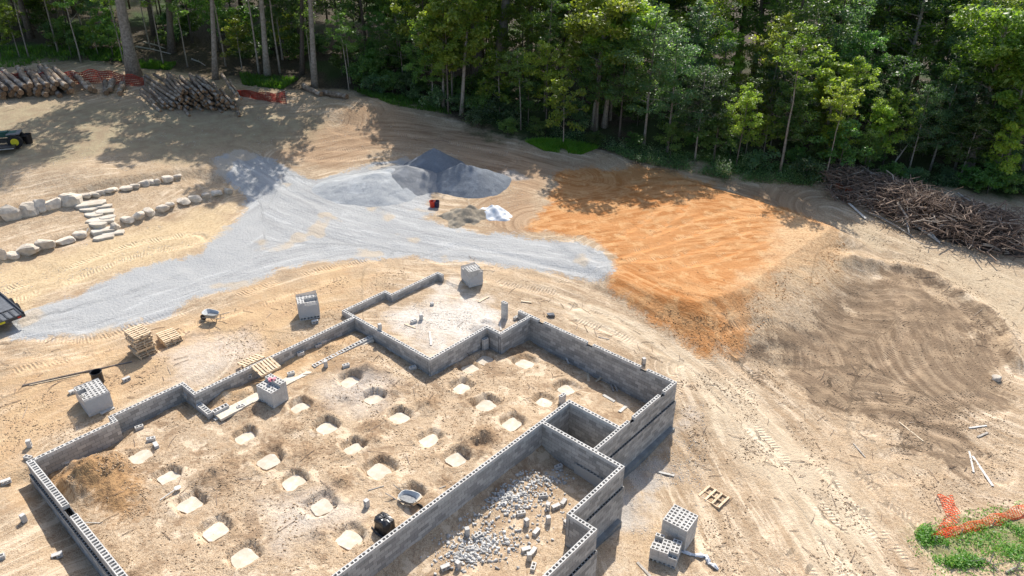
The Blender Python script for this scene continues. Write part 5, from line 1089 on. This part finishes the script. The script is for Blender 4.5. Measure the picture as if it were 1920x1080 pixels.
# ------------------------------------------------------------------ grass and weeds
def tufts(name, polys, n, hgt, wid, m, label, seed, broad=False):
    rng = np.random.default_rng(seed); P = []
    for L in polys:
        W = pxpoly(L); xs = [p[0] for p in W]; ys = [p[1] for p in W]; k = 0
        x = rng.uniform(min(xs), max(xs), n*4); y = rng.uniform(min(ys), max(ys), n*4); ok = inside(W, x, y) & (vnoise(x+90, y+40, 1.2, seed) + .6*vnoise(x, y, .4, seed+5) + rng.normal(size=len(x))*.13 > (-.10 if seed == 503 else -.22)); P.append(np.stack([x, y], 1)[ok][:n])
    P = np.concatenate(P); N_ = len(P); z = zlook(P[:, 0], P[:, 1]); a = rng.uniform(0, 6.28, N_); h = hgt*rng.uniform(.4, 1.3, N_)*(1.0 + .8*vnoise(P[:, 0], P[:, 1], .9, seed+3)); bend = rng.uniform(.2, .9, N_)*h
    d = np.stack([np.cos(a), np.sin(a), 0*a], 1); s = np.stack([-np.sin(a), np.cos(a), 0*a], 1); B = np.stack([P[:, 0], P[:, 1], z-.02], 1); up = np.array([0, 0, 1.])
    w_ = (wid*rng.uniform(.7, 1.3, N_))[:, None]
    if broad:
        c = B + up*(h*rng.random(N_))[:, None] + d*.1; nr = rng.normal(size=(N_, 3))*.5+up; L = np.cross(nr, s); L /= np.linalg.norm(L, axis=1)[:, None]; V = np.stack([c-L*w_, c+s*w_*.6, c+L*w_, c-s*w_*.6], 1).reshape(-1, 3)
    else: V = np.stack([B - s*w_, B + s*w_, B + up*h[:, None] + d*bend[:, None] + s*w_*.2, B + up*(h*.96)[:, None] + d*bend[:, None] - s*w_*.2], 1).reshape(-1, 3)
    o = obj(name, npmesh(name, V, np.arange(4*N_).reshape(-1, 4), m, np.repeat(rng.random(N_), 4))); return tag(o, label, 'grass' if not broad else 'weeds', kind='stuff')
tufts('grass', [[(985,266),(1050,264),(1122,278),(1090,290),(1020,283)]], 7000, .34, .03, GRASSM, 'bright grass patch at the foot of the wood above the orange fill', 501)
tufts('weeds', [[(1130,278),(1235,288),(1400,300),(1565,335),(1520,352),(1400,342),(1300,326),(1180,300)]], 15000, .6, .075, WEEDM, 'bluish green weeds along the wood edge left of the brush pile', 502, True)
tufts('weeds', [[(1715,1000),(1735,985),(1780,1020),(1760,1060),(1740,1040)],[(1780,1010),(1850,985),(1960,950),(1960,1060),(1880,1050),(1820,1030)],[(1760,1040),(1800,1030),(1850,1060),(1780,1065)],[(1700,1010),(1760,970),(1960,930),(1960,1080),(1740,1080)],[(1860,990),(1960,960),(1960,1060),(1890,1050)]], 1300, .26, .055, GRASSM, 'bright green weeds around the orange netting at the lower right', 503, True)
tufts('grass', [[(660,168),(720,175),(800,188),(850,215),(800,208),(730,196)],[(-10,90),(160,82),(170,108),(0,130)],[(160,95),(235,90),(240,115),(170,115)],[(450,140),(560,148),(530,168),(455,160)],[(260,115),(330,120),(320,132),(262,128)]], 2600, .36, .04, GRASSD, 'green grass in patches under the left-hand trees', 504)
tufts('undergrowth', [[(820,200),(960,240),(1120,280),(1240,298),(1250,285),(1120,262),(960,225),(830,190)],[(1560,335),(1700,345),(1900,362),(1900,350),(1700,330),(1560,318)]], 9000, .7, .085, LEAF_C, 'low dark undergrowth along the foot of the wood', 505, True)

# ------------------------------------------------------------------ brush pile and fallen wood
BR = [Vector(at(*p)) for p in [(1560,372),(1620,395),(1690,425),(1760,455),(1840,478),(1930,495)]]
def sticks(n, rad, ln, spread, hmax, seed, m, straight=False):
    rr = random.Random(seed); q = MB()
    for k in range(n):
        s = rr.random()*(len(BR)-1); i = min(len(BR)-2, int(s)); p = BR[i].lerp(BR[i+1], s-i); dep = rr.random()**.8*(3.5+3.2*min(1, s/2.5)); x = p.x + rr.gauss(0, .6) + dep*.30; y = p.y + .15 + dep; prof = math.sin(math.pi*min(1, .12+.88*dep/(7.2)))*min(1, .45+s*.22)
        zt = hmax*prof*rr.random()**.55; z = ground(x, y) + zt + .03; a = rr.uniform(0, 6.28) if not straight else rr.gauss(-.45, .35); L = ln*rr.uniform(.4, 1.4); e = rr.gauss(0, .28); d = Vector((math.cos(a)*math.cos(e), math.sin(a)*math.cos(e), math.sin(e))); c = Vector((x, y, z)); r = rad*rr.uniform(.5, 1.5); j = Vector((rr.gauss(0, 1), rr.gauss(0, 1), rr.gauss(0, .7)))*L*.09
        P = [c-d*L/2, c-d*L*.15+j, c+d*L*.2-j*.5, c+d*L/2+j*.4]
        for v in P: v.z = max(v.z, ground(v.x, v.y)+r*.6) if k % 4 == 0 else v.z
        q.tube(P, [r, r*.9, r*.7, r*.35], 4, cap=True, sh=rr.random())
    return q.mesh('sticks', m, shade=True)
def b_brush(t, b):
    a = attr(t, 'shade').outputs['Fac']; c = mix(t, smooth(t, a, 0, .7), (.105, .07, .052), (.235, .168, .125)); c = mix(t, smooth(t, a, .82, 1), c, (.45, .38, .31)); t.links.new(c, b.inputs['Base Color']); b.inputs['Roughness'].default_value = .95
BRUSH = mat('dead_brush', b_brush)
bp = thing('brush_pile', 'long heap of dead branches and roots along the right-hand wood', 'brush pile', tuple(BR[2]), kind='stuff')
o_ = -BR[2]
obj('twigs', sticks(2800, .024, 1.6, 1, 2.4, 601, BRUSH), bp, o_); obj('branches', sticks(560, .05, 2.4, 1, 2.4, 602, BRUSH), bp, o_); obj('limbs', sticks(80, .10, 3.0, 1, 2.3, 603, BRUSH), bp, o_)
rng = np.random.default_rng(61); c0 = np.array(at(1735, 425)); cc = c0 + np.array([.6, 1.0, .8]) + rng.normal(size=(14, 3))*np.array([.7, .4, .35]); V, F, sh = leaves_np(cc, np.full(14, .5), np.full(14, 110), .09, rng); obj('dead_foliage', npmesh('dead_foliage', V - np.array(BR[2]), F, LEAF_D, sh), bp)
c0 = np.array(at(1592, 385)); cc = c0 + np.array([.3, 1.6, .9]) + rng.normal(size=(8, 3))*np.array([.5, .4, .2]); V, F, sh = leaves_np(cc, np.full(8, .4), np.full(8, 90), .08, rng); obj('dead_foliage', npmesh('dead_foliage', V - np.array(BR[2]), F, LEAF_D, sh), bp)
# added dark filler mound inside the heap so that light does not pass straight through
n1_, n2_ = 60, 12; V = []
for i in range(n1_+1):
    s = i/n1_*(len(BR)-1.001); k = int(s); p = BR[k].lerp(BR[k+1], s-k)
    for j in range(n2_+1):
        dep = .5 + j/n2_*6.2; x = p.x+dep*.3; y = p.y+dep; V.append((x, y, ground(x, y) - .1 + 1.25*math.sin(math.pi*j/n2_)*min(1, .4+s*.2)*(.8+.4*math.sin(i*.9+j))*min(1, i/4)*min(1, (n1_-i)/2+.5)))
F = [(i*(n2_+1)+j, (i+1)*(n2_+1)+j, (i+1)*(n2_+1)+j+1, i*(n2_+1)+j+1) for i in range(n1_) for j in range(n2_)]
q = MB(); q.add(V, F); obj('blocking_core', q.mesh('blocking_core', simple('dark_core', (.065, .048, .036), (.03, .024, .02), 3, .95, .8, 6), smoothf=True), bp, o_)
WH = [(1590,384,1622,412),(1620,398,1690,432),(1648,410,1712,446),(1668,372,1700,418),(1690,410,1704,440),(1712,424,1760,456),(1700,420,1756,452),(1655,398,1700,420),(1600,372,1640,402),(1625,380,1672,405),(1682,408,1698,428),(1630,392,1652,412),(1735,430,1762,458),(1815,462,1845,476),(1882,478,1902,478),(1785,395,1850,408)]
for i, (a, b, c, d) in enumerate(WH):
    h = [.05, .1, .1, .9, .6, .05, .25, .5, .4, .6, .5, .3, .1, .1, .05, 1.6][i]; p0 = Vector(at(a, b)) + Vector((0, 0, .08+h)); p1 = Vector(at(c, d)) + Vector((0, 0, .06+h*.15)); mid = (p0+p1)/2 + Vector((.04, .03, .03)); q = MB()
    if i in (0, 5, 6): q.box((0, 0, 0), ((p1-p0).length, .22, .05)); o = obj('split_board', q.mesh('split_board', BLEACH), None, mid); o.rotation_euler = (p1-p0).to_track_quat('X', 'Z').to_euler(); tag(o, f'bleached split board, {ORD[(0, 5, 6).index(i)]} from the upper end of the brush pile foot', 'board')
    else: q.tube([v-mid for v in (p0, mid, p1)], [.075, .065, .045], 7, wob=.1); o = obj('branch', q.mesh('branch', [GREYWOOD, BLEACH][i in (4, 12)]), None, mid); tag(o, f'pale barkless branch, {ORD[i] if i < 16 else i} from the upper end along the brush pile front', 'branch')
FB = [(90,88,150,62,'dead branch leaning in the grass left of the big leaning tree'),(118,62,232,92,'long fallen bare branch reaching to the big leaning tree'),(170,95,215,48,'bare branch propped against the big leaning tree'),(165,70,216,58,'upper bare branch of the fallen crown by the big tree'),(255,88,320,102,'fallen grey trunk on leaf litter right of the big tree'),(270,80,310,92,'fallen branch beyond the grey fallen trunk'),(360,112,385,124,'pale stick on the leaf litter behind the pole pile'),(745,163,800,158,'pale fallen log in the shade left of the pole tree'),(780,150,810,170,'dark fallen branch near the pale fallen log'),(1660,330,1720,285,'thin dead branch slanting up behind the brush pile'),(1788,1052,1838,1058,'grey driftwood-like branch below the weeds'),(1838,1048,1870,1072,'second grey branch below the weeds'),(1885,1075,1918,1066,'pale branch in the bottom right corner')]
for i, (a, b, c, d, lb) in enumerate(FB):
    p0, p1 = Vector(at(a, b)), Vector(at(c, d)); mid = (p0+p1)/2
    if i in (1, 2, 3): p1 = p0 + (p1-p0)*.35; p1.z = p0.z + 2.2 + i*.3; 
    if i == 9: p1 = p0 + Vector((2.5, 2, 2.6))
    mid = (p0+p1)/2; q = MB(); q.tube([p0-mid+Vector((0, 0, .07)), Vector((.05, .1, .10)), p1-mid+Vector((0, 0, .06))], [.10, .075, .04] if i < 10 else [.05, .045, .03], 6, wob=.15)
    for k in range(3): e = (p1-p0)*(.1*k); q.tube([e+Vector((0, 0, .1)), e+Vector((random.uniform(-.4, .4), random.uniform(-.3, .3), random.uniform(.2, .7)))], [.03, .01], 4)
    tag(obj('fallen_branch', q.mesh('fallen_branch', GREYWOOD), None, mid), lb, 'branch')

# ------------------------------------------------------------------ clods, stones and twigs on the earth
def clods(polys, n, smin, smax, m, name, label, seed, clump=.0, on=None):
    rng = np.random.default_rng(seed); P = []
    for L, k in zip(polys, n):
        W = pxpoly(L); xs = [p[0] for p in W]; ys = [p[1] for p in W]; x = rng.uniform(min(xs), max(xs), k*6); y = rng.uniform(min(ys), max(ys), k*6); ok = inside(W, x, y) & (vnoise(x+30, y+70, 1.8, seed) + .5*vnoise(x, y, .6, seed+1) > clump); P.append(np.stack([x, y], 1)[ok][:k])
    P = np.concatenate(P); k = len(P); z = zlook(P[:, 0], P[:, 1]); s = smin*(smax/smin)**(rng.random(k)**2.2)
    base = np.array([(1,0,0),(0,1,0),(-1,0,0),(0,-1,0),(0,0,1),(0,0,-1)], float); J = base[None]*rng.uniform(.55, 1.2, (k, 6, 1)) + rng.normal(size=(k, 6, 3))*.15; a = rng.uniform(0, 6.28, k); c_, s_ = np.cos(a), np.sin(a)
    X = J[..., 0]*c_[:, None] - J[..., 1]*s_[:, None]; Y = J[..., 0]*s_[:, None] + J[..., 1]*c_[:, None]; V = np.stack([X*s[:, None] + P[:, :1], Y*s[:, None] + P[:, 1:], J[..., 2]*s[:, None]*.6 + (z + s*.15)[:, None]], -1).reshape(-1, 3)
    T = np.array([(0,1,4),(1,2,4),(2,3,4),(3,0,4),(1,0,5),(2,1,5),(3,2,5),(0,3,5)]); F = (np.arange(k)[:, None, None]*6 + T[None]).reshape(-1, 3)
    return tag(obj(name, npmesh(name, V, F, m, np.repeat(rng.random(k), 6))), label, 'soil' if 'clod' in name else 'stones', kind='stuff')
def b_clod(c1, c2):
    def f(t, b): t.links.new(mix(t, attr(t, 'shade').outputs['Fac'], c1, c2), b.inputs['Base Color']); b.inputs['Roughness'].default_value = .97; b.inputs['Specular IOR Level'].default_value = .1
    return f
CLOD = mat('soil_clods', b_clod((.27, .185, .115), (.50, .37, .24))); CLODO = mat('clay_clods', b_clod((.44, .225, .095), (.60, .35, .165))); PEB = mat('pebbles', b_clod((.40, .36, .31), (.62, .58, .52))); CLODM = mat('mud_clods', b_clod((.22, .155, .10), (.44, .325, .215)))
INNER = [(100,880),(220,800),(350,735),(660,605),(800,695),(930,625),(1000,610),(1240,740),(1070,745),(1010,790),(640,1070),(240,1080)]
clods([INNER, [(0,760),(330,660),(200,790),(0,900)], [(400,640),(640,520),(820,490),(640,600),(430,690)], MOUND], [16000, 2600, 2600, 2500], .010, .065, CLOD, 'earth_clods', 'dark crumbly clods over the foundation floor and its surroundings', 701, -.05)
clods([[(1370,580),(1440,530),(1580,450),(1610,480),(1490,560),(1430,610),(1390,645),(1340,660),(1270,640),(1200,595),(1140,545),(1300,595)], CLAY], [3500, 1200], .012, .08, CLODO, 'clay_clods', 'orange clods at the foot of the orange fill slope', 702, -.05)
clods([MUD, [(1270,700),(1440,690),(1700,1080),(1330,1080)], [(1640,800),(1900,700),(1900,980),(1740,960)], [(1560,400),(1900,520),(1890,640),(1650,480)]], [6000, 5000, 4000, 1800], .012, .07, CLODM, 'mud_clods', 'brown clods on the torn-up ground at the right', 703, -.08)
clods([[(560,300),(640,200),(1000,290),(960,430)], [(0,300),(540,210),(500,290),(0,380)], [(1180,1000),(1180,880),(1320,740),(1330,1080)], [(800,560),(950,590),(820,660),(700,590)], [(0,560),(360,460),(300,420),(0,500)]], [2500, 2000, 1800, 1500, 1200], .012, .055, PEB, 'pebbles', 'pale pebbles and chips scattered over the bare earth', 704, .0)

# small twigs and splinters scattered over the plot
rr = random.Random(77); q = MB()
for L, k in (([(1280,690),(1700,690),(1900,980),(1700,1070),(1340,1080)], 110), ([(1560,400),(1920,520),(1920,760),(1760,560)], 70), ([(0,300),(520,210),(980,300),(900,260),(560,170),(0,190)], 90), (INNER, 80), ([(0,640),(380,600),(640,520),(400,690),(0,820)], 50), ([(850,470),(1300,680),(1270,720),(1000,580)], 90)):
    W = pxpoly(L); xs = [p[0] for p in W]; ys = [p[1] for p in W]; c = 0
    while c < k:
        x, y = rr.uniform(min(xs), max(xs)), rr.uniform(min(ys), max(ys)); c += .25
        if not bool(inside(W, np.array(x), np.array(y))): continue
        c += .75; a = rr.uniform(0, 6.28); l = rr.uniform(.12, .5); z = ground(x, y)+.03; dx, dy = math.cos(a)*l, math.sin(a)*l; q.tube([(x-dx, y-dy, ground(x-dx, y-dy)+.025), (x+rr.uniform(-.05, .05), y, z+.02), (x+dx, y+dy, ground(x+dx, y+dy)+.02)], [.014, .013, .008], 4, cap=False, sh=rr.random())
tag(obj('twig_litter', q.mesh('twig_litter', BRUSH, shade=True)), 'small twigs and splinters scattered over the bare earth', 'twigs', kind='stuff')
